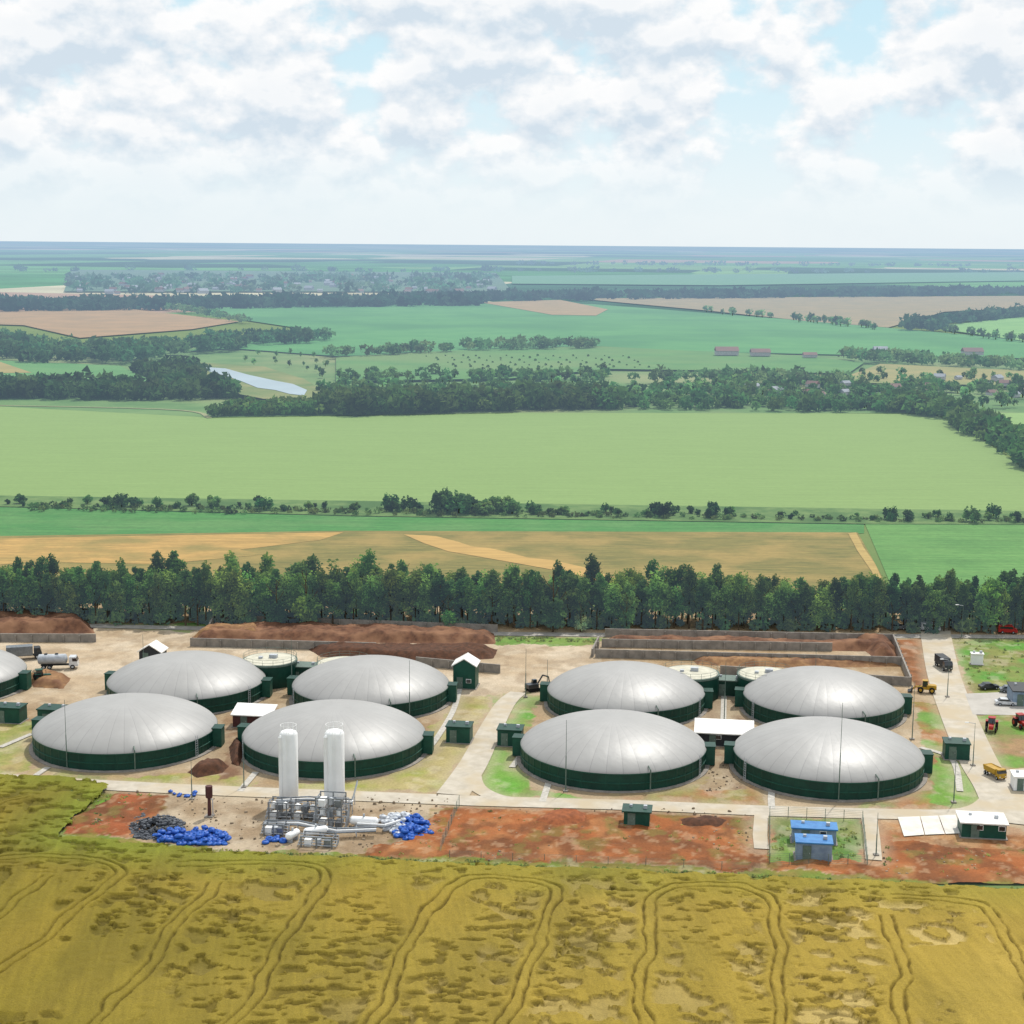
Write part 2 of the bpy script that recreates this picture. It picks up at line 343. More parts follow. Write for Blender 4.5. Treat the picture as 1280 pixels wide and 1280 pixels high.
FIELDS=[ # name, polygon, colours, row density, row angle, patches
 ('valley_meadow',[(-160,436),(240,432),(560,432),(1400,440),(1400,530),(1165,517),(640,516),(265,522),(-160,500)],(90,128,72),(118,148,88),0,0,(142,150,100)),
 ('crop_field',[(-160,490),(0,497),(255,503),(265,523),(640,517),(650,513),(1165,518),(1205,533),(1285,590),(1420,650),(1420,660),(-160,620)],(134,160,90),(138,164,94),1.1,.05,None),
 ('green_field',[(-160,626),(0,630),(450,645),(1080,655),(1080,667),(420,665),(-160,674)],(72,130,62),(84,138,68),.6,.02,(94,140,74)),
 ('stubble_field',[(-160,673),(430,664),(1072,666),(1120,752),(-160,752)],(144,130,68),(116,112,56),1.4,.05,(160,138,76)),
 ('green_field',[(1081,655),(1420,655),(1420,752),(1122,752)],(98,146,72),(108,152,78),.9,1.2,(92,138,68)),
 ('cut_field',[(-160,677),(430,666),(400,676),(300,688),(330,694),(200,706),(40,703),(-160,722)],(200,160,90),(174,142,78),1.4,.05,(152,134,72)),
 ('cut_strip',[(505,669),(530,670),(545,671),(572,678),(590,684),(612,686),(630,690),(660,698),(690,701),(730,710),(770,724),(850,745),(800,745),(740,724),(690,713),(640,704),(600,697),(560,690),(530,680)],(204,166,96),(184,150,86),0,0,None),
 ('cut_strip',[(1060,667.5),(1070,666.5),(1080,686),(1094,706),(1114,751),(1103,751),(1090,716),(1072,690)],(196,168,100),(172,146,84),0,0,None),
 ('far_green_field',[(225,386),(560,379),(740,381),(1020,403),(1400,437),(1400,452),(900,442),(740,434),(560,443),(420,447),(290,437),(230,441),(330,421),(410,417),(310,402)],(86,146,84),(98,156,90),0,0,(78,136,80)),
 ('bare_field',[(-160,396),(0,391),(150,386),(300,403),(240,413),(100,424),(30,408),(-160,402)],(180,144,100),(160,132,92),0,0,None),
 ('tan_field',[(720,374),(1400,370),(1400,380),(1290,385),(1180,391),(1110,411),(1000,402),(880,389)],(166,146,106),(148,136,102),0,0,None),
 ('bare_strip',[(600,379),(700,376),(760,388),(745,396),(690,395)],(176,148,106),(160,138,98),0,0,None),
 ('orchard_ground',[(420,449),(560,441),(740,435),(1000,447),(1080,456),(1060,470),(900,466),(760,464),(640,476),(420,480)],(88,136,76),(104,148,82),0,0,(116,144,86)),
 ('pale_field',[(1175,409),(1400,385),(1400,440),(1290,430),(1180,414)],(136,180,102),(122,168,94),0,0,None),
 ('tan_patch',[(900,468),(1060,473),(1100,458),(1400,472),(1400,488),(1000,481)],(166,154,100),(142,144,92),0,0,(110,138,80)),
 ('left_field',[(-160,453),(0,454),(150,461),(205,487),(60,476),(-160,474)],(92,144,82),(106,152,88),0,0,None),
 ('tan_patch',[(-160,458),(0,456),(40,470),(-160,472)],(172,156,98),(156,144,90),0,0,None),
 ('pale_field',[(1232,518),(1400,516),(1400,560),(1290,545)],(144,176,102),(134,166,96),0,0,None),
 ('village_ground',[(90,338),(620,342),(640,366),(80,366)],(82,118,86),(108,132,104),0,0,None),
 ('dark_fallow',[(640,346),(1400,340),(1400,350),(900,358),(640,356)],(94,148,98),(108,156,106),0,0,None),
]
for i,(nm,P,c,c2,rows,ang,c3) in enumerate(FIELDS):
    near=P[0][1]>500 or i==1
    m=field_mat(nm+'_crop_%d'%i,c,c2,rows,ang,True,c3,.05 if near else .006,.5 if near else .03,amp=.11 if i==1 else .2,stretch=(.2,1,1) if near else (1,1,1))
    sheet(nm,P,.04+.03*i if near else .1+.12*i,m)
sheet('verge',[(-160,618),(1420,642),(1420,657),(1080,656),(450,646),(-160,630)],.3,field_mat('verge_grass',(118,142,80),(92,124,64),0,0,True,(78,110,56),.05,.2))
ribbon('field_track',[(-160,505),(200,512),(262,523)],2.5,.35,mat('track_dirt',(156,158,98),haze=True))
mw=mat('river_water',(158,178,184),(144,164,170),scale=.02,rough=.3,spec=.4,haze=True,k=.8)
sheet('river',[(254,465),(282,467),(310,475),(345,483),(366,487),(384,495),(380,502),(362,500),(344,495),(322,492),(303,484),(284,477),(262,471)],3.2,mw)
sheet('river_bank',[(240,458),(330,464),(380,480),(402,494),(392,506),(330,506),(300,500),(284,488),(244,474)],3.0,field_mat('bank_grass',(146,146,94),(104,130,74),0,0,True,None,.01,.03))
# ------------------------------------------------------------- trees
def leafcloud(seed,n,rx,z0,z1,leaf,ncl,base=(46,72,36),conic=0.0,shell=.55):
    rs=np.random.RandomState(seed); cz=(z0+z1)/2; rz=(z1-z0)/2
    d=rs.normal(size=(ncl,3)); d/=np.linalg.norm(d,axis=1)[:,None]; r=shell+(1-shell)*rs.rand(ncl)**.7; c=d*r[:,None]*.82
    if conic: 
        w=1-conic*(c[:,2]*.5+.5); c[:,0]*=w; c[:,1]*=w
    c*=np.array([rx,rx,rz]); c[:,2]+=cz
    cr=(.2+.26*rs.rand(ncl))*rx*1.15
    k=rs.randint(0,ncl,n); q=rs.normal(size=(n,3)); q/=np.linalg.norm(q,axis=1)[:,None]
    p=c[k]+q*(cr[k]*(.4+.75*rs.rand(n)))[:,None]*np.array([1,1,1.1])
    u=rs.normal(size=(n,3)); u/=np.linalg.norm(u,axis=1)[:,None]; t=rs.normal(size=(n,3)); w=np.cross(u,t); w/=np.linalg.norm(w,axis=1)[:,None]
    s=(leaf*(.6+.8*rs.rand(n)))[:,None]
    V=np.stack([p-u*s,p-w*s*.6,p+u*s,p+w*s*.6],1).reshape(-1,3)
    Fc=np.arange(n*4).reshape(n,4)
    b=np.array(lin(base)); cc=(.5+1.0*rs.rand(ncl))[k]*(.85+.3*rs.rand(n)); hue=(rs.rand(ncl)[k]-.5)*.3
    C=b[None]*cc[:,None]; C[:,0]*=1+hue; C[:,2]*=1-hue
    return V,Fc,np.repeat(C,4,axis=0)
def crownmesh(name,*a,mt=None,**k):
    V,Fc,C=leafcloud(*a,**k); return npmesh(name,V,Fc,mt or M_LEAF,C,link=False)
def trunkmesh(h,r,seed,limbs=5,top=.8):
    rr=random.Random(seed); b=MB(); pts=[(0,0,0)]
    for i in range(1,5): pts.append((rr.uniform(-.2,.2)*i*.3,rr.uniform(-.2,.2)*i*.3,h*top*i/4))
    for i in range(4):
        a,c=pts[i],pts[i+1]; r0=r*(1-.2*i); r1=r*(1-.2*(i+1)); n=7
        vs=[(a[0]+r0*math.cos(2*PI*j/n),a[1]+r0*math.sin(2*PI*j/n),a[2]) for j in range(n)]+[(c[0]+r1*math.cos(2*PI*j/n),c[1]+r1*math.sin(2*PI*j/n),c[2]) for j in range(n)]
        b.add(vs,[(j,(j+1)%n,n+(j+1)%n,n+j) for j in range(n)])
    for i in range(limbs):
        z=h*(.25+.5*i/limbs); a=rr.uniform(0,2*PI); l=h*.16
        b.tube([(0,0,z),(l*math.cos(a)*.6,l*math.sin(a)*.6,z+l*.5),(l*math.cos(a),l*math.sin(a),z+l*1.1)],r*.28,5)
    me=bpy.data.meshes.new('trunk'); me.from_pydata(b.v,[],b.f); me.materials.append(M_BARK); return me
def place(name,label,cat,group,x,y,z,rz,s,crown,trunk,sz=None):
    t=thing(name,(x,y,z),rz,label,cat,group); t.scale=(s,s,sz or s)
    for nm,me in (('trunk',trunk),('crown',crown)):
        if me: o=bpy.data.objects.new(nm,me); COL.objects.link(o); o.parent=t
    return t
TALL=[crownmesh('crown',10+i,1900,[2.5,2.9,2.1,3.1,2.6,2.3,2.8,2.2][i],[1.8,1.2,2.4,1.8,1.0,2.6,1.5,2.0][i],[14.4,13.4,15.2,12.8,14.2,13.0,12.4,14.8][i],.33,[30,36,26,38,30,24,34,28][i],base=[(84,118,50),(98,128,52),(72,106,48),(104,134,58),(78,110,46),(90,120,56),(88,128,60),(66,98,46)][i],conic=[.3,.15,.45,.1,.25,.3,.1,.4][i],shell=.38) for i in range(8)]
TRK=[trunkmesh(13,.2,i) for i in range(4)]
A=G(-60,781);Bp=G(1340,795)
rr=random.Random(3)
for row in range(3):
    for i in range(98):
        t=(i+rr.uniform(-.4,.4))/97; x=A[0]+(Bp[0]-A[0])*t; y=A[1]+(Bp[1]-A[1])*t+2.5+row*4.2+rr.uniform(-1.3,1.3)
        s=rr.uniform(.88,1.1)*(1.0 if t<.45 else .96 if t<.7 else .88)
        place('belt_tree','tall green tree standing in the shelterbelt row behind the silage bunkers','tree','trees in the shelterbelt behind the plant',x,y,0,rr.uniform(0,6.28),s*rr.uniform(.8,1.15),TALL[rr.randrange(8)],TRK[rr.randrange(4)],s*rr.uniform(.74,1.04))
yb0=A[1];yb1=Bp[1]
def woods(name,label,polys,size,leafn,base,mt,z=0,squash=1.0,world=False,sizevar=.35,seed=1,cat='woodland',leafk=.17):
    rs=np.random.RandomState(seed); Vs=[];Fs=[];Cs=[];off=0
    for P,k in polys:
        Q=P if world else GP(P); xs=[p[0] for p in Q]; ys=[p[1] for p in Q]; got=0
        cx=[];cy=[]
        while got<k:
            X=rs.uniform(min(xs),max(xs),k*4); Y=rs.uniform(min(ys),max(ys),k*4); ok=inpoly(X,Y,Q); X=X[ok];Y=Y[ok]; cx+=list(X);cy+=list(Y); got+=len(X)
            if len(X)==0: break
        for x,y in list(zip(cx,cy))[:k]:
            s=size*(1-sizevar+2*sizevar*rs.rand()); h=s*squash*(.75+.5*rs.rand())
            d=rs.normal(size=(leafn,3)); d/=np.linalg.norm(d,axis=1)[:,None]; d*= (.7+.42*rs.rand(leafn))[:,None]
            p=d*np.array([s*.5,s*.5,h*.5])+np.array([x,y,z+h*.48])
            u=rs.normal(size=(leafn,3));u/=np.linalg.norm(u,axis=1)[:,None];w=np.cross(u,rs.normal(size=(leafn,3)));w/=np.linalg.norm(w,axis=1)[:,None]
            l=(s*leafk*(.6+.7*rs.rand(leafn)))[:,None]
            Vs.append(np.stack([p-u*l,p+u*l*.6-w*l,p+u*l+w*l*.8],1).reshape(-1,3)); Fs.append(np.arange(leafn*3).reshape(-1,3)+off); off+=leafn*3
            c=np.array(lin(base))*(.5+1.05*rs.rand()); c[0]*=.8+.7*rs.rand()
            Cs.append(np.repeat(c[None]*(.8+.4*rs.rand(leafn))[:,None],3,axis=0))
    o=npmesh(name,np.concatenate(Vs),np.concatenate(Fs),mt,np.concatenate(Cs)); return tag(o,label,cat,None,'stuff')
woods('undergrowth','low undergrowth filling the foot of the shelterbelt behind the plant',[([(A[0],yb0+1),(Bp[0],yb1+1),(Bp[0],yb1+14),(A[0],yb0+14)],420)],2.4,60,(74,104,48),M_LEAF,world=True,squash=.85)
LB=[crownmesh('crown',40+i,900,2.6,.5,6.4,.36,14,base=b,shell=.5) for i,b in enumerate([(104,152,62),(132,160,108),(86,126,60)])]
for px,py,k,s,lb in [(346,785,2,1.0,'small round bright green tree left of its pair before the shelterbelt'),(383,786,0,1.2,'round bright green tree in front of shelterbelt, right of its smaller twin'),(64,772,1,1.0,'pale silvery green tree at far left before the shelterbelt'),(691,790,2,1.25,'round dark green tree before the shelterbelt, left of the gravel gap'),(783,792,0,.75,'small light green bush at foot of shelterbelt above the bunkers'),(726,790,1,.6,'little pale bush before the shelterbelt beside round green tree'),(1228,790,0,.6,'small green bush at right end of the shelterbelt'),(200,781,2,.7,'small green bush before the shelterbelt above the gabled hut'),(560,788,0,.7,'small bright green bush before the shelterbelt above the long heap')]:
    x,y=G(px,py); place('roadside_tree',lb,'tree',None,x,y,0,px,s,LB[k],TRK[1])
SH=[crownmesh('crown',60+i,420,2.4,.1,4.4,.5,12,base=b,shell=.35,mt=M_LEAFH) for i,b in enumerate([(68,106,54),(90,124,64),(58,92,52)])]
STK=trunkmesh(4,.2,9,3)
rr=random.Random(11)
xsx=[]
for i in range(92):
    px=rr.uniform(-10,1290)
    s=rr.choice([rr.uniform(.3,.55),rr.uniform(.5,.95)])
    if 1000<px<1050 or (720<px<790 and rr.random()<.6): continue
    xsx.append((px,s))
for px in (552,566,574,590,604,616,628,560,582,640): xsx.append((px,rr.uniform(1.15,1.6)))
for px in (820,832,890,1215,240,330,152,512,488): xsx.append((px,rr.uniform(.95,1.2)))
for px,s in xsx:
    by=632+px/1280*20+rr.uniform(-4,3); x,y=G(px,by)
    big=s>1.05 and 540<px<650
    place('field_shrub','large dark bush in the thick clump on the strip between the crop fields' if big else 'dark green shrub scattered along the grassy strip between two crop fields','shrub','big bushes in the field strip clump' if big else 'shrubs along the field strip',x,y,.3,rr.uniform(0,6),s*rr.uniform(.8,1.2),SH[rr.randrange(3)],STK,s*rr.uniform(.8,1.1))
woods('scrub','low scrub growing on the strip between the crop fields',[([(40,633),(1290,652),(1290,656),(40,640)],300)],1.8,30,(88,118,62),M_LEAFH,z=.3,squash=.6)
DW=(82,124,62)
woods('riverside_wood','low dark wood on the far edge of the big green field',[([(265,521),(300,515),(400,512),(400,519)],110)],6,50,DW,M_LEAFH,z=1,squash=.7)
woods('riverside_wood','taller dark wood behind the middle of the big green field',[([(400,519),(410,509),(640,508),(642,514),(440,520)],220),([(642,513),(652,503),(768,502),(772,513)],110)],8.5,60,DW,M_LEAFH,z=1,squash=.8,seed=2)
woods('valley_wood','wooded band along the valley behind the river',[([(400,494),(430,490),(560,493),(640,490),(640,500),(410,502)],110),([(780,508),(800,502),(900,504),(1060,506),(1172,512),(1182,517),(800,513)],140),([(640,490),(770,490),(780,494),(640,494)],30),([(780,490),(1180,494),(1180,499),(800,497)],70),([(430,470),(760,470),(760,478),(440,480)],50),([(900,480),(1280,486),(1280,494),(900,488)],60)],6.5,44,(92,136,72),M_LEAFH,z=1,squash=.7)
woods('hillside_wood','dark wood running down the right edge of the big field',[([(1100,504),(1180,508),(1250,540),(1400,600),(1400,645),(1285,588),(1240,562),(1180,524),(1092,512)],240)],8,50,DW,M_LEAFH,z=1,squash=.75)
woods('river_bend_wood','dense dark wood at the left by the river bend',[([(-60,490),(60,488),(160,492),(200,484),(290,492),(292,500),(150,501),(-60,499)],260),([(165,466),(240,462),(262,478),(200,482)],80)],9,50,(68,108,58),M_LEAFH,z=1,squash=.75)
woods('slope_wood','broad dark wood below the brown ploughed field',[([(-60,426),(0,424),(60,438),(150,440),(240,430),(405,424),(412,428),(250,444),(170,456),(60,458),(-60,450)],420)],10,36,(70,110,66),M_LEAFH,z=3,squash=.65)
woods('hedgerow','dark hedgerow lines between the distant green fields',[([(580,438),(745,434),(745,438),(590,441)],60),([(410,446),(560,440),(560,443),(415,450)],36),([(210,385),(312,404),(308,407),(205,388)],50),([(1050,449),(1120,450),(1300,463),(1300,468),(1060,454)],90),([(780,480),(900,476),(1060,482),(1060,485),(900,481)],50)],8,36,(72,112,68),M_LEAFH,z=3,squash=.6)
woods('ridge_wood','wooded ridge at right beyond the pale field',[([(1125,414),(1180,404),(1400,381),(1400,388),(1190,408),(1180,417)],220)],13,36,(66,106,72),M_LEAFH,z=3,squash=.6)
woods('forest_belt','long dark forest belt crossing the plain below the horizon',[([(-80,384),(600,378),(600,383),(-80,392)],420),([(600,372),(1400,364),(1400,369),(600,378)],420),([(230,382),(600,375),(600,377),(230,386)],120)],20,26,(54,92,72),M_LEAFH,z=2,squash=.45)
woods('far_copse','scattered far copses and village trees',[([(80,347),(620,347),(620,368),(80,368)],230),([(0,338),(1280,340),(1280,342),(0,340)],60),([(650,330),(1280,333),(1280,334),(650,331)],60)],24,22,(66,104,80),M_LEAFH,z=2,squash=.45)
DT=[crownmesh('crown',80+i,160,4.2,1,9.5,1.1,10,base=b,shell=.4,mt=M_LEAFH) for i,b in enumerate([(78,118,64),(100,138,76)])]
DTR=trunkmesh(8,.4,5,2)
def scatter(poly,k,label,group,s0,s1,seed):
    rs=random.Random(seed); xs=[p[0] for p in poly]; ys=[p[1] for p in poly]; c=0
    while c<k:
        px,py=rs.uniform(min(xs),max(xs)),rs.uniform(min(ys),max(ys))
        if not inpoly(np.array([px]),np.array([py]),poly)[0]: continue
        c+=1; x,y=G(px,py); s=rs.uniform(s0,s1); place('distant_tree',label,'tree',group,x,y,1,rs.uniform(0,6),s,DT[rs.randrange(2)],DTR)
scatter([(880,390),(1110,413),(1108,415),(876,392)],30,'tree in the thin diagonal row between tan and green distant fields','row of trees between distant fields',.6,1.1,1)
scatter([(1180,414),(1290,430),(1290,433),(1178,417)],18,'tree in the hedge line below the pale field at right','hedge trees below the pale field',.6,1.0,2)
scatter([(780,486),(1280,494),(1280,512),(1190,514),(790,510)],90,'tree standing among houses in the valley beyond the big field','valley trees beyond the big field',.4,.85,3)
scatter([(400,470),(640,474),(760,466),(770,488),(640,490),(400,488)],60,'tree on the valley slope behind the river','valley slope trees behind the river',.3,.7,4)
scatter([(900,466),(1280,474),(1280,492),(900,486)],60,'tree among tan plots on the right of the valley','trees among the tan valley plots',.35,.7,5)
scatter([(300,440),(420,446),(400,470),(300,462)],18,'small tree on the grassy slope above the river','trees on the slope above the river',.25,.5,6)
rs=random.Random(8)
for r in range(6):
    for c in range(13):
        px=535+c*20+r*7+rs.uniform(-4,4); py=448+r*2.8+rs.uniform(-.5,.5); x,y=G(px,py)
        place('orchard_tree','small orchard tree in the planted rows of the middle distance','tree','orchard trees in the middle distance',x,y,1,0,rs.uniform(.13,.24),DT[0],DTR)
# distant houses
M_HW=mat('far_house_wall',(200,198,192),haze=True); M_HR=mat('far_house_roof',(134,96,84),(112,88,80),scale=.1,haze=True); M_HG=mat('far_grey_roof',(168,174,180),haze=True)
def house_meshes(rm,l=11,w=8,h=3.4):
    a=MB().box(0,0,0,l,w,h); b=MB().add([(-l/2-.4,-w/2-.5,h),(l/2+.4,-w/2-.5,h),(l/2+.4,w/2+.5,h),(-l/2-.4,w/2+.5,h),(-l/2-.4,0,h+3),(l/2+.4,0,h+3)],[(0,1,5,4),(2,3,4,5),(0,4,3),(1,2,5),(3,2,1,0)])
    r=[]
    for nm,q,m in (('wall',a,M_HW),('roof',b,rm)):
        me=bpy.data.meshes.new(nm); me.from_pydata(q.v,[],q.f); me.materials.append(m); r.append((nm,me))
    return r
HM=[house_meshes(M_HR),house_meshes(M_HG),house_meshes(M_HR,16,9,3)]
def house(px,py,k,s,rz,label,group):
    x,y=G(px,py); t=thing('village_house',(x,y,2),rz,label,'house',group); t.scale=(s,s,s)
    for nm,me in HM[k]: o=bpy.data.objects.new(nm,me); COL.objects.link(o); o.parent=t
rr=random.Random(21)
for i in range(120): house(rr.uniform(95,620),rr.uniform(346,370),rr.randrange(2),rr.uniform(.7,1.3),rr.uniform(-.6,.6),'tiny pale house in the hazy village near the horizon','houses of the distant village')
for i in range(24): house(rr.uniform(900,1280),rr.uniform(478,503),rr.randrange(2),rr.uniform(.35,.6),rr.uniform(-.8,.8),'small house among trees in the valley at right','houses in the right valley')
for px,py,k,s,lb in [(908,447,2,1.0,'long red roofed farm shed left of its neighbour beyond the orchard'),(950,448,2,.85,'red roofed farm shed right of the longest shed beyond the orchard'),(1012,450,2,.6,'small red roofed farm building at the right end of the farm group'),(1100,446,1,.9,'grey roofed hall before the pale field at right'),(1215,447,2,.9,'red brown roofed barn at far right beyond the trees')]: house(px,py,k,s,.05,lb,None)
# ------------------------------------------------------------- roads
ribbon('service_road',[(-80,968),(0,974),(110,981),(270,989),(450,996),(600,1002),(780,1007),(950,1014),(1100,1018),(1190,1019),(1228,1012),(1248,996)],4.2,.13,M_ROAD)
ribbon('middle_road',[(648,866),(632,880),(612,915),(592,955),(566,994)],3.0,.134,M_ROAD,w2=5.0)
ribbon('road_corner',[(590,962),(596,984),(622,998),(660,1003)],2.6,.136,M_ROAD)
ribbon('access_road',[(1168,775),(1170,795),(1180,845),(1198,895),(1222,950),(1246,990),(1262,1030)],6.2,.138,M_ROAD)
ribbon('back_road',[(-80,776),(160,784),(640,793),(1000,795),(1360,797)],3.2,.128,mat('grey_lane',(186,180,170),scale=.5))
ribbon('compound_drive',[(952,1016),(950,1045),(952,1062)],2.0,.142,M_ROAD,sm=False)
ribbon('compound_drive',[(1086,1020),(1090,1050),(1092,1076)],2.2,.142,M_ROAD,sm=False)
sheet('parking_yard',[(1206,868),(1400,860),(1400,897),(1216,894)],.146,mat('grey_yard',(200,194,184),(182,176,166),scale=.3,rough=.9))
sheet('gravel_yard',[(1240,965),(1400,950),(1400,1045),(1262,1030)],.15,M_ROAD)
for P in [[(1122,1023),(1149.5,1022),(1155.5,1045),(1130,1047)],[(1150.5,1022),(1172.5,1021),(1181,1044),(1156.5,1045)],[(1173.5,1021),(1194,1020),(1205,1043),(1182,1044)]]: sheet('concrete_pad',P,.2,mat('white_slab',(238,234,224),(218,212,200),scale=.6))
for P in [[(320,966),(308,980),(300,990)],[(690,968),(684,985),(678,1003)],[(965,985),(964,1000),(965,1012)],[(532,940),(545,925),(566,890),(575,860)],[(60,960),(45,970)],[(640,925),(652,940),(640,960)],[(905,870),(904,905)],[(100,880),(90,905)],[(1150,935),(1190,950),(1200,990)],[(0,935),(40,918)]]:
    ribbon('footpath',P,1.0,.15,M_KERB)
# ------------------------------------------------------------- tanks
TANKS=[(-66,859,13.8,'partly seen grey domed digester tank cut off by the left edge'),
(234,868,13.8,'grey domed digester tank at left end of the back row'),
(464,874,13.8,'back row grey domed digester tank behind the two white silos'),
(782,882,13.7,'back row grey domed digester tank right of the middle road'),
(1028,889,13.7,'grey domed digester tank at right end of the back row'),
(158,929,14.4,'front row grey domed digester tank at far left'),
(418,938,14.4,'front row grey domed digester tank just behind the two white silos'),
(766,952,14.4,'front row grey domed digester tank right of the middle road'),
(1034,962,14.4,'front row grey domed digester tank nearest the right road')]
TW=[(*G(px,py),r) for px,py,r,_ in TANKS]
# ------------------------------------------------------------- painted yard
def c3(c): return np.array(lin(c))*KA
PAINT=[
 ([(-200,776),(1400,796),(1400,1140),(-200,1080)],(166,140,106),(182,160,130),7,.03),
 ([(110,780),(640,795),(760,800),(750,850),(690,875),(560,870),(480,850),(330,825),(150,870),(60,880),(0,880),(-200,880),(-200,780)],(206,188,162),(188,166,136),9,.02),
 ([(600,792),(760,797),(748,806),(620,806)],(98,142,62),(128,154,78),4,.05),
 ([(140,778),(270,780),(240,790),(130,786)],(104,146,68),(138,158,86),4,.05),
 ([(1195,797),(1400,797),(1400,866),(1214,868),(1200,830)],(96,148,60),(134,140,76),6,.06),
 ([(1216,895),(1400,897),(1400,950),(1236,962)],(114,152,66),(170,138,100),5,.06),
 ([(-200,905),(45,900),(38,965),(0,970),(-200,970)],(172,156,102),(144,150,78),4,.05),
 ([(60,958),(180,972),(300,960),(320,975),(300,988),(120,978),(20,974)],(150,154,78),(172,148,104),4,.05),
 ([(530,930),(570,870),(610,872),(585,935),(560,985),(460,992),(330,985),(480,970)],(158,160,80),(176,162,110),4,.05),
 ([(614,870),(680,868),(660,915),(650,960),(660,985),(600,995),(596,970)],(108,158,66),(160,148,100),4,.05),
 ([(600,930),(655,950),(665,990),(740,1000),(620,1000),(598,985)],(98,162,56),(118,160,68),5,.05),
 ([(740,988),(880,968),(960,985),(960,1008),(800,1004)],(168,122,84),(148,140,84),4,.07),
 ([(1140,880),(1195,880),(1222,960),(1245,1000),(1220,1014),(1060,1012),(1160,985)],(168,118,76),(116,154,70),5,.08),
 ([(1165,950),(1218,952),(1240,1000),(1210,1014),(1165,1005)],(98,162,56),(118,158,66),5,.05),
 ([(1120,800),(1152,798),(1170,860),(1140,862)],(160,106,68),(130,88,56),3,.1),
 ([(860,860),(940,860),(940,990),(880,990)],(138,110,84),(166,146,116),3,.06),
 ([(280,860),(330,880),(320,960),(280,975)],(130,98,74),(160,132,100),3,.08),
 ([(540,1008),(700,1009),(950,1020),(1120,1026),(1290,1045),(1400,1050),(1400,1130),(1000,1092),(640,1078),(440,1074),(520,1040)],(164,98,54),(132,82,48),5,.22),
 ([(1105,1014),(1205,1012),(1280,1036),(1280,1062),(1118,1056)],(164,110,70),(178,142,104),4,.02),
 ([(960,1020),(1080,1026),(1082,1082),(962,1080)],(118,146,70),(92,130,60),3,.05),
 ([(215,990),(560,1004),(548,1010),(520,1050),(440,1072),(180,1060),(200,1010)],(186,168,142),(158,136,108),4,.08),
 ([(110,980),(215,990),(205,1015),(165,1050),(74,1048),(90,1020)],(156,88,52),(120,76,46),4,.25),
 ([(92,972),(156,980),(134,1004),(84,1030),(72,1050),(60,1050),(84,1010)],(104,150,48),(122,138,56),3,.1),
 ([(60,1045),(300,1062),(640,1078),(1000,1094),(1400,1118),(1400,1132),(1000,1110),(640,1096),(300,1080),(-200,1072),(-200,1050)],(116,132,54),(138,126,62),3,.15),
]
WHEAT=GP([(-260,962),(0,973),(95,977),(138,986),(108,1012),(72,1050),(300,1072),(640,1088),(1000,1104),(1420,1124),(1500,1420),(-260,1420)])
RED=GP([(540,1008),(700,1009),(950,1020),(1120,1026),(1290,1045),(1400,1050),(1400,1130),(1000,1092),(640,1078),(440,1074),(520,1040)])
RED2=GP([(110,980),(215,990),(205,1015),(165,1050),(74,1048),(90,1020)])
def yard(X,Y):
    wx=X+(fbm(X,Y,5,4,1)-.5)*3.6+(fbm(X,Y,1.2,3,2)-.5)*1.2; wy=Y+(fbm(X,Y,5,4,9)-.5)*5+(fbm(X,Y,1.2,3,3)-.5)*1.5
    C=np.zeros(X.shape+(3,)); C[:]=c3((166,140,106)); Hh=np.full(X.shape,.03)
    for i,(P,a,b,s,h) in enumerate(PAINT):
        k=inpoly(wx,wy,GP(P)); t=np.clip((fbm(X,Y,s,6,20+i)-.38)/.26,0,1)[...,None]
        col=c3(a)*(1-t)+c3(b)*t; C[k]=col[k]; Hh[k]=h
    red=inpoly(wx,wy,RED)|inpoly(wx,wy,RED2); comp=inpoly(wx,wy,GP([(960,1020),(1080,1026),(1082,1082),(962,1080)])); red&=~comp
    def lay(thr,w,s,sd,c,al,mask):
        t=(np.clip((fbm(X,Y*.8,s,6,sd)-thr)/w,0,1)*al*mask)[...,None]; C[:]=C*(1-t)+c3(c)*t
    lay(.54,.12,4.2,101,(182,132,84),.4,red); lay(.56,.08,2.6,103,(98,62,38),.5,red); lay(.60,.06,2.6,105,(122,122,60),.45,red); lay(.63,.03,1.1,107,(196,164,128),.35,red)
    lay(.54,.1,4.0,109,(134,110,82),.35,~red); lay(.60,.08,2.5,111,(214,200,176),.25,~red)
    C*= (0.82+.36*fbm(X,Y,1.6,5,61))[...,None]
    for tx,ty,r in TW:
        d=np.hypot(X-tx,Y-ty); k=np.clip(1-(d-r-.8)/(1.0+3*fbm(X,Y,3,3,70)),0,1)[...,None]; C[:]=C*(1-k*.6)+c3((176,158,130))*k*.6
    road=np.zeros(X.shape)
    for P,w in ROADS: road=np.maximum(road,np.clip(1-(dline(X,Y,P)-w/2-.2)/2.0,0,1))
    k=(road*.45)[...,None]; C[:]=C*(1-k)+c3((190,174,146))*k
    Z=.03+Hh*(fbm(X,Y,2.5,5,80)*2.6)*(1-road)+Hh*1.0*np.clip(fbm(X,Y,.9,3,81)-.5,0,1)*(1-road)
    Z=np.where(road>.5,.03,Z)
    K=~inpoly(X,Y,WHEAT)|(dline(X,Y,WHEAT,True)<.8)
    return Z,C,K
gridmesh('yard_ground',-120,122,193,349,.36,yard,vcol_mat('yard_earth',2.6,.5,lo=.8,hi=1.18))
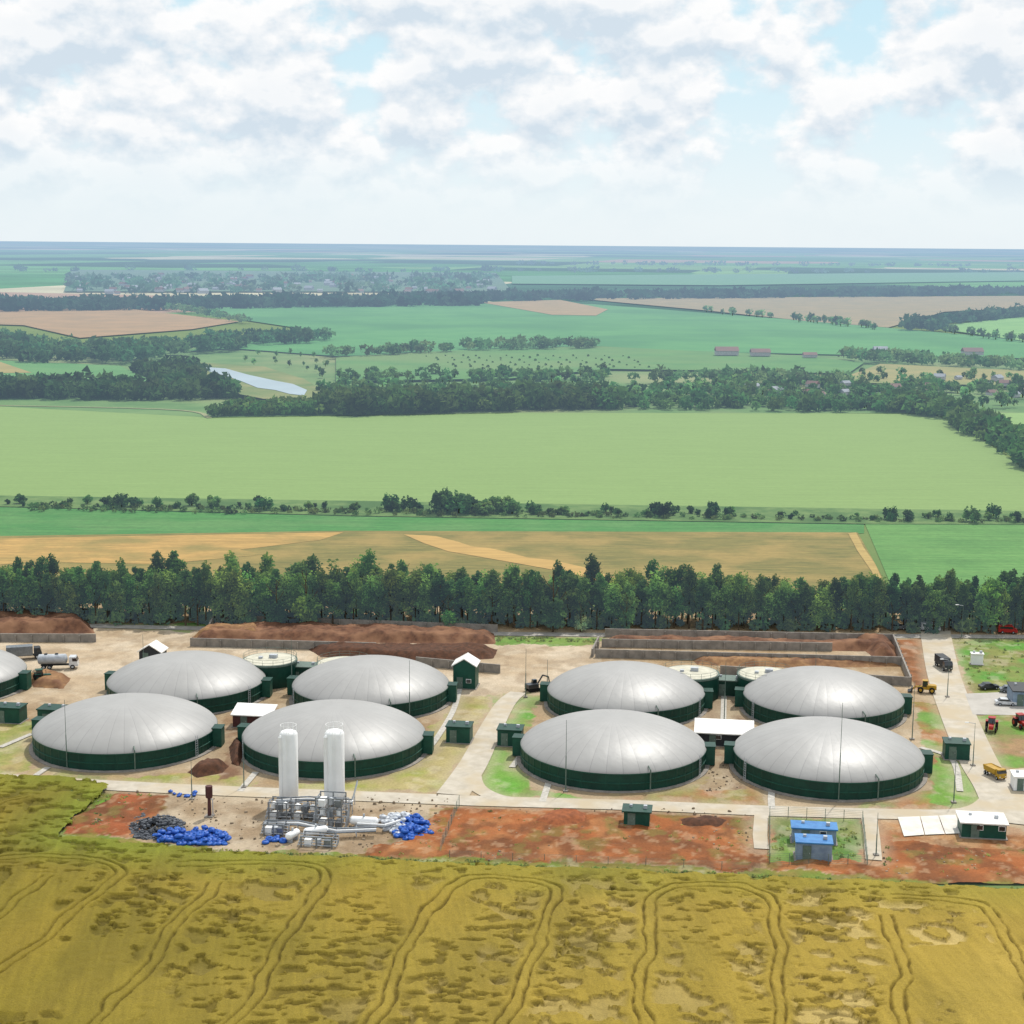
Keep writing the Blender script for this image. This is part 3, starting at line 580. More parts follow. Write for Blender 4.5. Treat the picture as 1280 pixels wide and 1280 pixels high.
woods('weeds','small weeds and grass tufts scattered over the bare earth and verges',[
 ([(60,1050),(300,1066),(640,1082),(1000,1098),(1400,1121),(1400,1126),(1000,1104),(640,1088),(300,1072),(60,1056)],800),
 ([(540,1012),(700,1012),(940,1022),(940,1084),(640,1078),(470,1072)],120),([(1100,1060),(1290,1064),(1290,1100),(1100,1092)],50),
 ([(1200,800),(1280,800),(1280,855),(1212,862)],60),
 ([(80,990),(200,995),(160,1045),(80,1044)],80),([(620,796),(750,799),(746,804),(620,803)],80),([(966,1030),(1076,1034),(1076,1078),(966,1076)],60)],.65,14,(112,136,60),M_LEAF,squash=.55,cat='weeds',leafk=.22,seed=5)
def debris():
    b=MB(); rs=random.Random(14)
    for px0,px1,py0,py1,k in [(540,940,1012,1080,240),(1100,1280,1064,1098,90),(220,560,995,1062,300),(110,200,990,1045,100),(880,930,950,990,40)]:
        for _ in range(k):
            x,y=G(rs.uniform(px0,px1),rs.uniform(py0,py1)); s=rs.choice([.12,.16,.22,.35]); b.box(x,y,.05,s*rs.uniform(.6,1.6),s,s*.5+.12,rs.uniform(0,3),.7,.6)
    o=b.build('stones',mat('pale_stone',(176,158,134),(120,104,86),scale=.8,rough=.9)); tag(o,'loose stones and clods scattered across the bare site ground','stones',None,'stuff')
debris()
# ------------------------------------------------------------- wheat
TR=[[(-60,1262),(20,1205),(100,1138),(140,1106),(142,1090),(110,1080),(50,1076),(-20,1080)],
    [(90,1330),(170,1230),(235,1150),(268,1108)],
    [(225,1086),(300,1086),(370,1086),(398,1092),(406,1106),(392,1132),(340,1206),(260,1330)],
    [(440,1330),(500,1215),(540,1140),(562,1112),(590,1101),(650,1103),(686,1112),(692,1126),(672,1175),(640,1260),(620,1340)],
    [(802,1340),(806,1240),(814,1150),(826,1122),(860,1110),(925,1115),(958,1132),(966,1160),(974,1220),(980,1340)],
    [(1140,1340),(1122,1230),(1108,1150)],[(1118,1128),(1170,1130),(1225,1136),(1252,1158),(1270,1196),(1296,1260),(1326,1340)],
    [(-40,1028),(0,1010),(40,1000)],[(-40,1180),(20,1130),(60,1104)]]
def wheat(X,Y):
    K=inpoly(X+(fbm(X,Y,2,3,5)-.5)*1.4,Y+(fbm(X,Y,2,3,6)-.5)*1.6,WHEAT)
    Z=.74+.16*(fbm(X,Y,.8,3,2)-.5)+.3*(fbm(X,Y,9,3,3)-.5)
    ed=dline(X,Y,WHEAT,True)
    t=np.clip((X+50)/120+.6*(fbm(X,Y,16,4,7)-.5),0,1)[...,None]
    C=c3((142,126,42))*(1-t)+c3((190,162,72))*t  # wheat tone left to right; the darker left has cloud shadow painted in
    g=np.clip(1-(ed-1.5)/9,0,1)[...,None]*.6; gl=np.clip((-X-25)/30,0,1)[...,None]; C=C*(1-g)+(c3((142,144,50))*(1-gl)+c3((124,146,46))*gl)*g
    u=np.clip((fbm(X*1.8,Y*.55,7,5,12)-.45)/.2,0,1)[...,None]; C=C*(1-.3*u)+c3((106,94,32))*.3*u
    u=np.clip((fbm(X,Y,24,3,15)-.48)/.12,0,1)[...,None]; C=C*(1-.35*u)+c3((168,142,50))*.35*u
    C=C*(.9+.2*vn(X*3.3+Y*.5,Y*.25,3))[...,None]
    Xw=X+(fbm(X,Y,7,3,71)-.5)*2.6; Yw=Y+(fbm(X,Y,7,3,77)-.5)*2.6
    wob=(fbm(X,Y,1.2,3,30)-.5)*.4
    dall=np.full(X.shape,1e9)
    for P in TR:
        Q=smooth_line(GP(P),8); d0=dline(Xw,Yw,Q); dall=np.minimum(dall,d0)
        for sd in (.66,-.66):
            d=np.abs(dline(Xw,Yw,offs(Q,sd))+wob*.6); k=np.clip(1-(d-.0)/.19,0,1)*np.clip(.35+1.1*fbm(X,Y,3,3,33),0,1)
            Z=Z*(1-.9*k)+.12*.9*k; C=C*(1-(.75*k)[...,None])+c3((56,46,20))*(.75*k)[...,None]
    away=np.clip((dall-1.3)/1.0,0,1)*np.clip((ed-2.5)/3,0,1)
    zone=np.clip((fbm(X,Y*.6,10,3,44)-.45)/.05,0,1); pn=fbm(X*.9+Y*.2,Y*1.0,2.0,6,41)
    lod=np.clip((pn-.53)/.02,0,1)*away*zone
    edge=np.clip(1-np.abs(pn-.53)/.014,0,1)*away*zone
    Z-=.45*lod; right=t
    C=C*(1-(.6*lod)[...,None]*right)+c3((228,202,136))*(.6*lod)[...,None]*right
    C=C*(1-(.45*lod)[...,None]*(1-right))+c3((90,82,30))*(.45*lod)[...,None]*(1-right)
    C=C*(1-(.5*edge)[...,None])+c3((76,62,24))*(.5*edge)[...,None]  # dark rim painted as shade along the borders of lodged patches
    pe=np.clip((fbm(X*.7,Y*1.3,1.1,4,47)-.585)/.025,0,1)*np.clip((dall-1)/1,0,1)*np.clip((fbm(X,Y,18,2,49)-.4)/.1,0,1); Z-=.35*pe; C=C*(1-(.5*pe)[...,None])+c3((82,70,28))*(.5*pe)[...,None]
    return np.maximum(Z,.12),C,K
gridmesh('wheat_field',-84,88,142,262,.18,wheat,vcol_mat('ripe_wheat',6.0,.9,lo=.7,hi=1.25),smooth=True)
# ------------------------------------------------------------- digesters
def dome_mat():
    m=mat('grey_membrane',(172,170,166),(163,161,157),scale=.15,rough=.46,spec=.5,k=.78,coord='obj')
    nt,N,L,p,o=nodes(m); tc=N.new('ShaderNodeTexCoord'); s=N.new('ShaderNodeSeparateXYZ'); L.new(tc.outputs['Object'],s.inputs[0])
    def mth(op,a,b=None):
        n=N.new('ShaderNodeMath'); n.operation=op
        for i,v in enumerate((a,b)):
            if v is None: continue
            if isinstance(v,(int,float)): n.inputs[i].default_value=v
            else: L.new(v,n.inputs[i])
        return n.outputs[0]
    at=mth('ARCTAN2',s.outputs[1],s.outputs[0]); fr=mth('FRACT',mth('MULTIPLY',at,36/(2*PI)))
    d=mth('ABSOLUTE',mth('SUBTRACT',fr,.5)); rad=mth('SQRT',mth('ADD',mth('MULTIPLY',s.outputs[0],s.outputs[0]),mth('MULTIPLY',s.outputs[1],s.outputs[1])))
    seam=mth('MULTIPLY',mth('GREATER_THAN',d,.475),mth('GREATER_THAN',rad,1.5))
    src=p.inputs['Base Color'].links[0].from_socket
    n=N.new('ShaderNodeTexNoise'); n.inputs['Scale'].default_value=.35; n.inputs['Detail'].default_value=3; L.new(tc.outputs['Object'],n.inputs[0])
    mx=N.new('ShaderNodeMix'); mx.data_type='RGBA'; L.new(mth('MULTIPLY',seam,.34),mx.inputs[0]); L.new(src,mx.inputs[6]); mx.inputs[7].default_value=(.12,.12,.12,1); L.new(mx.outputs[2],p.inputs['Base Color'])
    pan=mth('MULTIPLY',mth('MULTIPLY',d,d),mth('MULTIPLY',rad,-.07))
    b=N.new('ShaderNodeBump'); b.inputs['Strength'].default_value=.25; b.inputs['Distance'].default_value=.3; L.new(mth('ADD',n.outputs[0],pan),b.inputs['Height']); L.new(b.outputs[0],p.inputs['Normal'])
    return m
M_DOME=dome_mat()
def digester(i,px,py,r,label):
    x,y=G(px,py); t=thing('digester_tank',(x,y,0),SR,label,'biogas tank')
    h=2.85; fz=.2 if i<5 else .24
    MB().lathe([(r+.7,0),(r+.7,fz),(r+.1,fz+.02)],72).build('foundation',M_CONC,t)
    n=288; vs=[];fs=[]
    for z in (.2,h):
        for j in range(n):
            a=2*PI*j/n; q=r+(.09 if j%6==0 else 0); vs.append((q*math.cos(a),q*math.sin(a),z))
    for j in range(n): fs.append((j,(j+1)%n,n+(j+1)%n,n+j))
    MB().add(vs,fs).build('wall',M_GREEN,t)
    MB().lathe([(r+.12,h-.14),(r+.16,h-.12),(r+.16,h+.03),(r-.1,h+.06)],96).build('rim_band',M_GREEN2,t,True)
    MB().lathe([(r+.11,1.3),(r+.14,1.32),(r+.14,1.44),(r+.11,1.46)],96).build('wall_band',M_GREEN2,t)
    prof=[]; K=30; rise=4.15
    for k in range(K+1):
        rad=math.cos(k/K*PI/2)
        prof.append((max((r+.12)*rad,.02),h+.05+rise*max(1-rad**2.1,0)**.74))
    MB().lathe(prof,128).build('gas_dome',M_DOME,t,True)
    for a,w in ((R(4),2.2),(R(177),2.0)):
        b=MB(); b.box(r+.7,0,.2,1.5,w,h+.1)
        o=b.build('side_chamber',M_GREEN2,t); o.rotation_euler=(0,0,a)
        MB().box(r+.7,0,h+.3,1.7,w+.2,.1).build('chamber_lid',M_GREEN,o)
    b=MB(); a=R(-64); ca,sa=math.cos(a),math.sin(a)
    b.tube([((r-.5)*ca,(r-.5)*sa,h+.9),((r+.4)*ca,(r+.4)*sa,h+.5),((r+.4)*ca,(r+.4)*sa,.2)],.1)
    b.build('gas_pipe',M_TRIM,t,True)
    b=MB(); a=R(-22 if i%2 else -150); 
    for s in (-.25,.25): b.tube([((r+.35)*math.cos(a)-s*math.sin(a),(r+.35)*math.sin(a)+s*math.cos(a),.2),((r+.35)*math.cos(a)-s*math.sin(a),(r+.35)*math.sin(a)+s*math.cos(a),h+.8)],.04,6)
    for k in range(8): z=.5+k*.38; b.tube([((r+.35)*math.cos(a)+.25*math.sin(a),(r+.35)*math.sin(a)-.25*math.cos(a),z),((r+.35)*math.cos(a)-.25*math.sin(a),(r+.35)*math.sin(a)+.25*math.cos(a),z)],.03,5)
    b.build('ladder',M_STEEL,t)
for i,(px,py,r,l) in enumerate(TANKS): digester(i,px,py,r,l)
def small_tank(px,py,r,h,label):
    x,y=G(px,py); t=thing('collection_tank',(x,y,0),SR,label,'tank')
    MB().lathe([(r,0),(r,h)],48).build('wall',M_GREEN,t,True)
    MB().lathe([(r+.12,h-.25),(r+.12,h+.1),(r-.1,h+.12),(r-.3,h+.02)],48).build('rim_band',M_TRIM,t,True)
    MB().lathe([(r-.15,h+.02),(r-.2,h+.16),(r*.3,h+.35),(.05,h+.4)],48).build('lid',M_LID,t,True)
    MB().box(.6,.2,h+.3,1.4,1.0,.7).build('hatch',M_STEEL,t); MB().box(-1.6,-.5,h+.2,.7,.7,.5).build('vent_box',M_STEEL,t)
    b=MB(); n=16
    for k in range(n):
        a=2*PI*k/n; b.tube([(r*math.cos(a),r*math.sin(a),h),(r*math.cos(a),r*math.sin(a),h+1.1)],.03,5)
        a2=2*PI*(k+1)/n
        for z in (.6,1.1): b.tube([(r*math.cos(a),r*math.sin(a),h+z),(r*math.cos(a2),r*math.sin(a2),h+z)],.025,5)
    b.build('guard_rail',M_TRIM,t)
small_tank(338,853,4.9,4.3,'small round green tank with pale lid behind leftmost back tank')
small_tank(430,858,4.9,4.3,'small pale topped green tank peeking out behind the second back tank')
small_tank(863,870,5.0,4.3,'small round green tank with pale lid left of the grey green hut')
small_tank(956,872,5.0,4.3,'small round green tank with pale lid right of the grey green hut')
# ------------------------------------------------------------- huts
def hut(px,py,wpx,hpx,dep,label,wall=M_GREEN2,roof=M_GREEN,style='flat',cat='hut',name='utility_hut',rz=SR,door=True,ovh=.15,doorm=M_TRIM,nwin=1):
    x,y=G(px,py); k=MPP(px,py); w=wpx*k; h=max(hpx*k*1.0-dep*.33,2.0); y+=dep/2
    t=thing(name,(x,y,0.05),rz,label,cat)
    MB().box(0,0,0,w+.5,dep+.5,.12).build('base_slab',M_CONC,t)
    MB().box(0,0,.12,w,dep,h).build('wall',wall,t)
    if style=='flat':
        MB().box(0,0,h+.12,w+2*ovh,dep+2*ovh,.18).build('roof',roof,t)
    elif style=='mono':
        a=w/2+.3; d=dep/2+.3; z=h+.12
        MB().add([(-a,-d,z),(a,-d,z),(a,d,z+.9),(-a,d,z+.9),(-a,-d,z+.16),(a,-d,z+.16),(a,d,z+1.06),(-a,d,z+1.06)],[(3,2,1,0),(4,5,6,7),(0,1,5,4),(1,2,6,5),(2,3,7,6),(3,0,4,7)]).build('roof',roof,t)
    else:
        a=w/2+.3; d=dep/2+.3; z=h+.12; g=w*.32
        MB().add([(-a,-d,z-.1),(0,-d,z+g),(a,-d,z-.1),(-a,d,z-.1),(0,d,z+g),(a,d,z-.1),(-a,-d,z+.08),(0,-d,z+g+.18),(a,-d,z+.08),(-a,d,z+.08),(0,d,z+g+.18),(a,d,z+.08)],
                 [(0,3,4,1),(1,4,5,2),(6,7,10,9),(7,8,11,10),(0,1,7,6),(1,2,8,7),(3,9,10,4),(4,10,11,5),(0,6,9,3),(2,5,11,8)]).build('roof',roof,t)
        MB().add([(-w/2,-dep/2,z),(w/2,-dep/2,z),(0,-dep/2,z+g)],[(0,1,2)]).build('gable',wall,t)
        MB().add([(-w/2,dep/2,z),(w/2,dep/2,z),(0,dep/2,z+g)],[(2,1,0)]).build('gable',wall,t)
    if door:
        dx=-w*.2; d_=MB().box(dx,-dep/2-.04,.12,min(1.1,w*.3),.08,min(2.1,h-.15)).build('door',doorm,t)
        MB().tube([(dx+.35,-dep/2-.14,1.1),(dx+.35,-dep/2-.14,1.3)],.03,5).build('door_handle',M_STEEL,d_)
    for q in range(nwin):
        wx=w*.2 if nwin==1 else -w*.1+w*.5*(q)/(nwin-1)
        f=MB().box(wx,-dep/2-.03,1.2,.95,.06,.75).build('window',M_WHITE,t); MB().box(wx,-dep/2-.07,1.27,.81,.03,.6).build('pane',M_GLASS,f)
    if style=='flat': MB().box(w*.32,0,h+.3,.5,.5,.45).build('roof_vent',M_STEEL,t); MB().box(-w*.25,dep*.2,h+.3,.4,.4,.3).build('roof_vent',M_STEEL,t)
    return t
hut(10,905,34,26,3.0,'green flat roofed hut cut by left edge, below the partial tank',nwin=0)
hut(66,909,36,28,3.2,'green hut between the left edge hut and front left tank',nwin=0)
hut(316,911,48,24,3.5,'maroon walled pump house with white roof between the front left tanks',wall=M_MAROON,roof=M_WROOF,style='mono',name='pump_house',nwin=0)
hut(189,829,28,19,3.4,'small gabled hut with white roof behind the leftmost back tank',wall=M_DARK,roof=M_WROOF,style='gable',nwin=0)
hut(379,855,36,28,3.6,'grey green box hut between two small pale topped tanks at left',wall=M_GREEN,roof=M_TRIM,nwin=0)
hut(582,862,28,38,4.0,'tall green gabled hut with white roof right of second back tank',roof=M_WROOF,style='gable')
hut(574,930,30,28,3.2,'square green hut just left of the middle road',nwin=0)
hut(638,934,30,28,3.2,'square green hut just right of the middle road',nwin=0)
hut(907,934,70,26,4.6,'long white roofed low building between the two front right tanks',wall=M_DARK,roof=M_WROOF,style='mono',name='pump_house',nwin=2)
hut(911,871,36,27,3.6,'grey green box hut between two small pale topped tanks at right',wall=M_GREEN,roof=M_TRIM,nwin=0)
hut(1198,951,30,28,3.2,'green hut on the grass beside the right access road',nwin=0)
hut(797,1034,32,22,2.6,'lone green hut on the red earth in front of the plant',ovh=.3,nwin=0)
hut(1232,1049,54,30,4.2,'green building with white roof beside white slabs at lower right',roof=M_WROOF,name='site_office',nwin=2,ovh=.3)
hut(1019,1056,54,22,2.6,'blue roofed container at the back of the fenced compound',wall=M_BLUEW,roof=M_BLUE,name='container_unit',ovh=.2)
hut(1019,1078,44,32,3.0,'blue roofed transformer cabin at the front of the fenced compound',wall=M_BLUEW,roof=M_BLUE,name='transformer_cabin',ovh=.15,nwin=0)
hut(1284,884,30,32,6.0,'grey blue site cabin at the right edge beside the parking yard',wall=M_BLUEW,roof=M_DARK,name='site_cabin')
hut(1222,832,14,10,1.4,'tiny white kiosk on the grass right of the access road',wall=M_WHITE,roof=M_WROOF,nwin=0,door=False,name='kiosk')
hut(1282,990,26,20,3.0,'white container at right edge beside the yellow dump truck',wall=M_WHITE,roof=M_WROOF,name='storage_container',nwin=0)
def fence(Ppx,label,h=1.7,step=2.4):
    P=GP(Ppx); x0,y0=P[0]; t=thing('wire_fence',(x0,y0,.05),0,label,'fence')
    rails=MB(); 
    for a,b in zip(P[:-1],P[1:]):
        L_=math.hypot(b[0]-a[0],b[1]-a[1]); n=max(1,int(L_/step)); 
        for k in range(n+1):
            x=a[0]+(b[0]-a[0])*k/n-x0; y=a[1]+(b[1]-a[1])*k/n-y0
            if k<n: MB().box(x,y,0,.07,.07,h).build('post',M_TRIM,t)
        for z in np.linspace(.15,h-.05,7): rails.tube([(a[0]-x0,a[1]-y0,z),(b[0]-x0,b[1]-y0,z)],.014,4)
    rails.build('wire_mesh',M_TRIM,t)
fence([(962,1022),(1078,1028),(1084,1084),(962,1082),(962,1022)],'wire fence around the blue roofed transformer compound')
fence([(574,1008),(550,1068)],'short wire fence between silo yard and red earth')
fence([(562,1074),(760,1082),(950,1090)],'low wire fence between red earth and the wheat field',1.2,4)
# ------------------------------------------------------------- silos and gas plant
def silo(px,py,r,h,label):
    x,y=G(px,py); t=thing('white_silo',(x,y,.05),SR,label,'silo')
    MB().lathe([(r+.5,0),(r+.5,.3)],24).build('foundation',M_CONC,t)
    MB().lathe([(r*.97,1.1),(r,1.3),(r,h-.5),(r*.85,h-.2),(r*.5,h),(.03,h+.06)],40).build('shell',M_WHITE,t,True)
    for k in range(4):
        a=PI/4+k*PI/2; MB().box(r*.85*math.cos(a),r*.85*math.sin(a),.3,.22,.22,1.0).build('leg',M_STEEL,t)
    b=MB()
    for s in (-.2,.2): b.tube([(s+r*.2,-r-.14,.3),(s+r*.2,-r-.14,h+.9)],.03,5)
    for k in range(int(h/.4)): b.tube([(-.2+r*.2,-r-.14,.5+k*.4),(.2+r*.2,-r-.14,.5+k*.4)],.02,4)
    b.build('ladder',M_WHITE,t)
    b=MB(); n=10
    for k in range(n):
        a=2*PI*k/n;a2=2*PI*(k+1)/n; q=r*.9
        b.tube([(q*math.cos(a),q*math.sin(a),h-.2),(q*math.cos(a),q*math.sin(a),h+.8)],.03,4)
        b.tube([(q*math.cos(a),q*math.sin(a),h+.8),(q*math.cos(a2),q*math.sin(a2),h+.8)],.03,4)
    b.build('top_rail',M_WHITE,t)
    MB().lathe([(.3,.4),(.32,h-.8),(.1,h-.5)],12,-r*.72,-r*.78).build('riser_pipe',M_WHITE,t,True)
silo(362,1004,1.3,10.9,'left one of the two tall white silos')
silo(419,1010,1.4,11.6,'right one of the two tall white silos above the grey skid')
def skid(px,py,w,d,h,label,floors=2):
    x,y=G(px,py); t=thing('process_skid',(x,y,.05),SR,label,'machinery')
    b=MB()
    for sx in (-1,0,1):
        for sy in (-1,1): b.box(sx*w/2,sy*d/2,0,.16,.16,h)
    for f in range(1,floors+1):
        z=h*f/floors
        for sy in (-1,1): b.box(0,sy*d/2,z-.1,w+.16,.12,.14)
        for sx in (-1,1): b.box(sx*w/2,0,z-.28,.12,d,.14)
    b.build('frame',M_CARG,t)
    for f in range(floors):
        z=h*f/floors+.1
        for k in range(3):
            xx=-w*.32+k*w*.32; q=h/floors*.6
            if (f+k)%2: MB().lathe([(.1,z),(.42,z+.15),(.42,z+q),(.1,z+q+.2)],16,xx,0).build('vessel',M_WHITE if k!=1 else M_STEEL,t,True)
            else: MB().box(xx,0,z,.9,d*.6,q).build('cabinet',M_CARG if k else M_WHITE,t)
    b=MB()
    for k in range(5):
        yy=-d*.4+k*d*.2; zz=h*(.25+.15*k); b.tube([(-w/2-.5,yy,.3),(-w/2-.5,yy,zz),(w/2+.5,yy,zz),(w/2+.5,yy,.3)],.07,6)
    b.build('pipework',M_STEEL,t)
skid(414,1034,3.6,2.8,4.6,'tall grey steel skid directly in front of right white silo',3)
skid(382,1024,3.4,2.4,2.4,'low pipework skid between the two white silos')
skid(350,1024,2.6,2.4,2.8,'pipework skid below and left of the left white silo')
skid(344,1044,2.6,1.8,1.8,'small grey pump skid nearest the blue bags',1)
skid(398,1058,4.2,2.0,1.6,'lowest skid of silver tanks nearest the wheat field',1)
def pipe_run(Ppx,z,r,label,n=3):
    P=GP(Ppx); x0,y0=P[0]; t=thing('pipe_rack',(x0,y0,.05),0,label,'pipes')
    for k in range(n): MB().tube([(x-x0,y-y0+k*.5,z+.1*k) for x,y in P],r,8).build('pipe',M_WHITE if k%2 else M_CARG,t,True)
    for i in range(len(P)-1):
        for q in (0,.5):
            x=P[i][0]+(P[i+1][0]-P[i][0])*q-x0; y=P[i][1]+(P[i+1][1]-P[i][1])*q-y0
            b=MB().box(x,y+.5,0,.12,.12,z-.15); b.box(x,y+.5,z-.15,.16,1.6,.1); b.build('support',M_STEEL,t)
pipe_run([(345,1018),(385,1016),(440,1020),(446,996)],1.8,.12,'pale pipe run behind the skids from silos toward the road')
pipe_run([(330,1040),(372,1040),(420,1050),(470,1048)],1.0,.14,'thick silver pipe run in front of the skids')
pipe_run([(446,1040),(480,1042),(500,1036)],.9,.14,'short silver pipe run beside the white bags',2)
def htank(px,py,l,r,label,rz=SR):
    x,y=G(px,py); t=thing('horizontal_tank',(x,y,.05),rz,label,'tank')
    MB().lathe([(.1,-l/2-.25),(r*.7,-l/2-.12),(r,-l/2+.1),(r,l/2-.1),(r*.7,l/2+.12),(.1,l/2+.25)],20,axis='X',o=(0,0,r+.5)).build('shell',M_WHITE,t,True)
    for s in (-1,1): MB().box(s*l*.3,0,0,.3,r*1.5,.75).build('saddle',M_STEEL,t)
    MB().tube([(0,0,2*r+.4),(0,0,2*r+.9)],.15,8).build('manhole',M_STEEL,t)
htank(455,1036,3.6,.6,'white horizontal vessel right of the tall grey skid')
htank(395,1048,3.0,.55,'small white horizontal vessel before the tall grey skid',SR+.5)
htank(366,1052,2.2,.5,'short white vessel beside the small pump skid',SR+1.2)
x,y=G(262,1022); t=thing('gas_flare',(x,y,.05),SR,'rusty dark flare stack with square head standing on pale yard','flare')
MB().box(0,0,0,1.2,1.2,.3).build('base',M_CONC,t); MB().lathe([(.28,.3),(.22,3.0)],14).build('stack',M_MAROON,t,True); MB().lathe([(.45,2.9),(.5,3.1),(.5,4.6),(.42,4.6)],16).build('burner_head',M_MAROON,t,True)
MB().tube([(.5,0,.3),(.5,0,2.6),(.2,0,2.8)],.07,6).build('pipe',M_STEEL,t)
def bagmesh(seed,m):
    rs=np.random.RandomState(seed); b=MB(); n=12; prof=[(.05,0),(.42,.03),(.55,.25),(.53,.55),(.38,.78),(.14,.86),(.16,.98),(.04,1.0)]
    b.lathe(prof,n); v=[(x*(1+.22*rs.rand()),y*(1+.22*rs.rand()),z*(.9+.2*rs.rand())) for x,y,z in b.v]
    me=bpy.data.meshes.new('plastic_bag'); me.from_pydata(v,[],b.f); me.materials.append(m); me.polygons.foreach_set('use_smooth',[True]*len(me.polygons)); return me
BB=[bagmesh(i,M_BAGB) for i in range(4)]; BW=[bagmesh(9+i,M_BAGW) for i in range(3)]
rr=random.Random(31)
def bags(poly,k,meshes,label,group,s0=.55,s1=.85,rows=True):
    c=0; xs=[p[0] for p in poly]; ys=[p[1] for p in poly]; spots=[]
    if rows:
        py=min(ys)
        while py<max(ys):
            px=min(xs)+rr.uniform(0,3)
            while px<max(xs):
                if inpoly(np.array([px]),np.array([py]),poly)[0]: spots.append((px,py,0))
                px+=6.2
            py+=3.4
        rr.shuffle(spots)
    while len(spots)<k or not rows:
        if len(spots)>=k: break
        px,py=rr.uniform(min(xs),max(xs)),rr.uniform(min(ys),max(ys))
        if inpoly(np.array([px]),np.array([py]),poly)[0]: spots.append((px,py,.5 if rows else 0))
    for px,py,h in spots[:k]:
        x,y=G(px+rr.uniform(-.5,.5),py+rr.uniform(-.3,.3)); o=bpy.data.objects.new('plastic_bag',rr.choice(meshes)); COL.objects.link(o)
        o.location=(x,y,.1+h); o.rotation_euler=(rr.uniform(-.25,.25),rr.uniform(-.25,.25),rr.uniform(0,6)); s=rr.uniform(s0,s1); o.scale=(s*1.3,s*1.1,s*.8)
        tag(o,label,'bag',group)
bags([(193,1046),(222,1042),(285,1040),(286,1057),(240,1058),(198,1056)],92,BB,'blue plastic bag in the heap beside the grey rubble','blue bags beside the rubble')
bags([(496,1030),(520,1020),(532,1030),(540,1045),(515,1052),(494,1048)],66,BB,'blue plastic bag in the heap at right of the gas plant','blue bags right of the gas plant')
bags([(476,1028),(495,1018),(515,1020),(506,1032),(498,1046),(480,1040)],40,BW,'white plastic bag piled left of the blue heap by the gas plant','white bags beside the gas plant')
bags([(328,1050),(352,1048),(356,1056),(330,1057)],10,BB,'blue plastic bag lying below the small pump skid','blue bags below the pump skid',rows=False)
bags([(212,990),(250,992),(248,998),(214,997)],9,BB,'blue plastic bag near the service road above the rubble','blue bags near the road',.35,.6,rows=False)
def rubble():
    b=MB(); rs=random.Random(4); P=[(158,1030),(180,1018),(215,1022),(232,1030),(226,1046),(200,1052),(165,1048)]; n=0
    cx,cy=G(195,1036)
    while n<900:
        px,py=rs.uniform(155,235),rs.uniform(1016,1052)
        if not inpoly(np.array([px]),np.array([py]),P)[0]: continue
        n+=1; x,y=G(px,py); d=math.hypot((x-cx)/4.2,(y-cy)/3.5); z=max(0,1-d)*1.6*rs.random()
        b.box(x-cx,y-cy,z,rs.uniform(.2,.7),rs.uniform(.15,.5),rs.uniform(.08,.3),rs.uniform(0,3),.8,.8)
    o=b.build('rubble_pile',M_RUB,loc=(cx,cy,.05)); tag(o,'dark grey rubble pile on reddish earth left of the blue bags','rubble',None,'stuff')
rubble()
# ------------------------------------------------------------- heaps and bunkers
def heap(name,Ppx,h,m,label,w=3.0,seed=1,cell=.35):
    P=GP(Ppx); xs=[p[0] for p in P];ys=[p[1] for p in P]
    def fn(X,Y):
        ins=inpoly(X,Y,P); d=np.where(ins,dline(X,Y,P,True),0); k=np.clip(d/w,0,1); k=k*k*(3-2*k)
        Z=h*k*(.6+.8*fbm(X,Y,5,5,seed))+.45*k*(fbm(X,Y,1.2,4,seed+5)-.5)+.02
        return Z,np.ones(X.shape+(3,)),ins
    o=gridmesh(name,min(xs)-1,max(xs)+1,min(ys)-1,max(ys)+1,cell,fn,m,kind=None); tag(o,label,'heap'); return o
heap('silage_heap',[(-90,770),(60,770),(112,776),(120,792),(0,797),(-90,792)],2.2,M_HEAP,'brown silage heap at the far left before the shelterbelt',3.5,1)
heap('silage_heap',[(238,797),(262,784),(400,784),(620,792),(622,806),(440,804),(245,803)],1.7,M_HEAP,'longest brown silage heap in the back left bunker',3,2)
heap('silage_heap',[(236,800),(252,789),(330,786),(330,800)],2.1,M_HEAPT,'tan end of silage heap at left of the long bunker',2.5,3)
heap('silage_heap',[(380,810),(560,808),(624,812),(618,824),(520,830),(400,822)],1.5,M_SOIL,'dark brown silage heap in front of the long left bunker',3,4)
heap('silage_heap',[(752,800),(900,800),(1118,806),(1130,816),(960,813),(760,810)],1.4,M_HEAP,'flat brown silage heap in the rear right bunker',2.5,5)
heap('silage_heap',[(860,822),(1000,820),(1110,826),(1132,834),(1000,836),(870,832)],1.0,M_HEAPT,'low tan silage heap in the front right bunker',2.5,6)
heap('silage_heap',[(1060,800),(1118,802),(1124,826),(1090,822)],2.2,M_HEAP,'steep brown silage heap at right end of the right bunkers',3,7)
heap('soil_mound',[(232,966),(255,954),(290,958),(280,968),(245,974)],1.5,M_SOIL,'dark soil mound before the front left tanks',1.8,8,.3)
heap('soil_mound',[(284,935),(300,922),(310,940),(300,960),(288,956)],1.4,M_SOIL,'narrow soil mound wedged between the two front left tanks',1.4,9,.3)
heap('soil_mound',[(655,1030),(690,1012),(735,1016),(740,1030),(700,1040)],1.0,mat('red_soil',(168,98,58),(134,78,48),scale=1.2,rough=.95,bump=.7),'reddish soil mound on the red earth left of lone green hut',2.4,10,.3)
heap('soil_mound',[(840,1026),(880,1020),(925,1028),(900,1038),(850,1036)],.8,M_SOIL,'low dark soil mound right of the lone green hut',2,11,.3)
heap('gravel_heap',[(30,846),(60,840),(90,848),(80,862),(40,860)],1.2,M_HEAPT,'small tan gravel heap beside the tanker truck',2,12,.4)
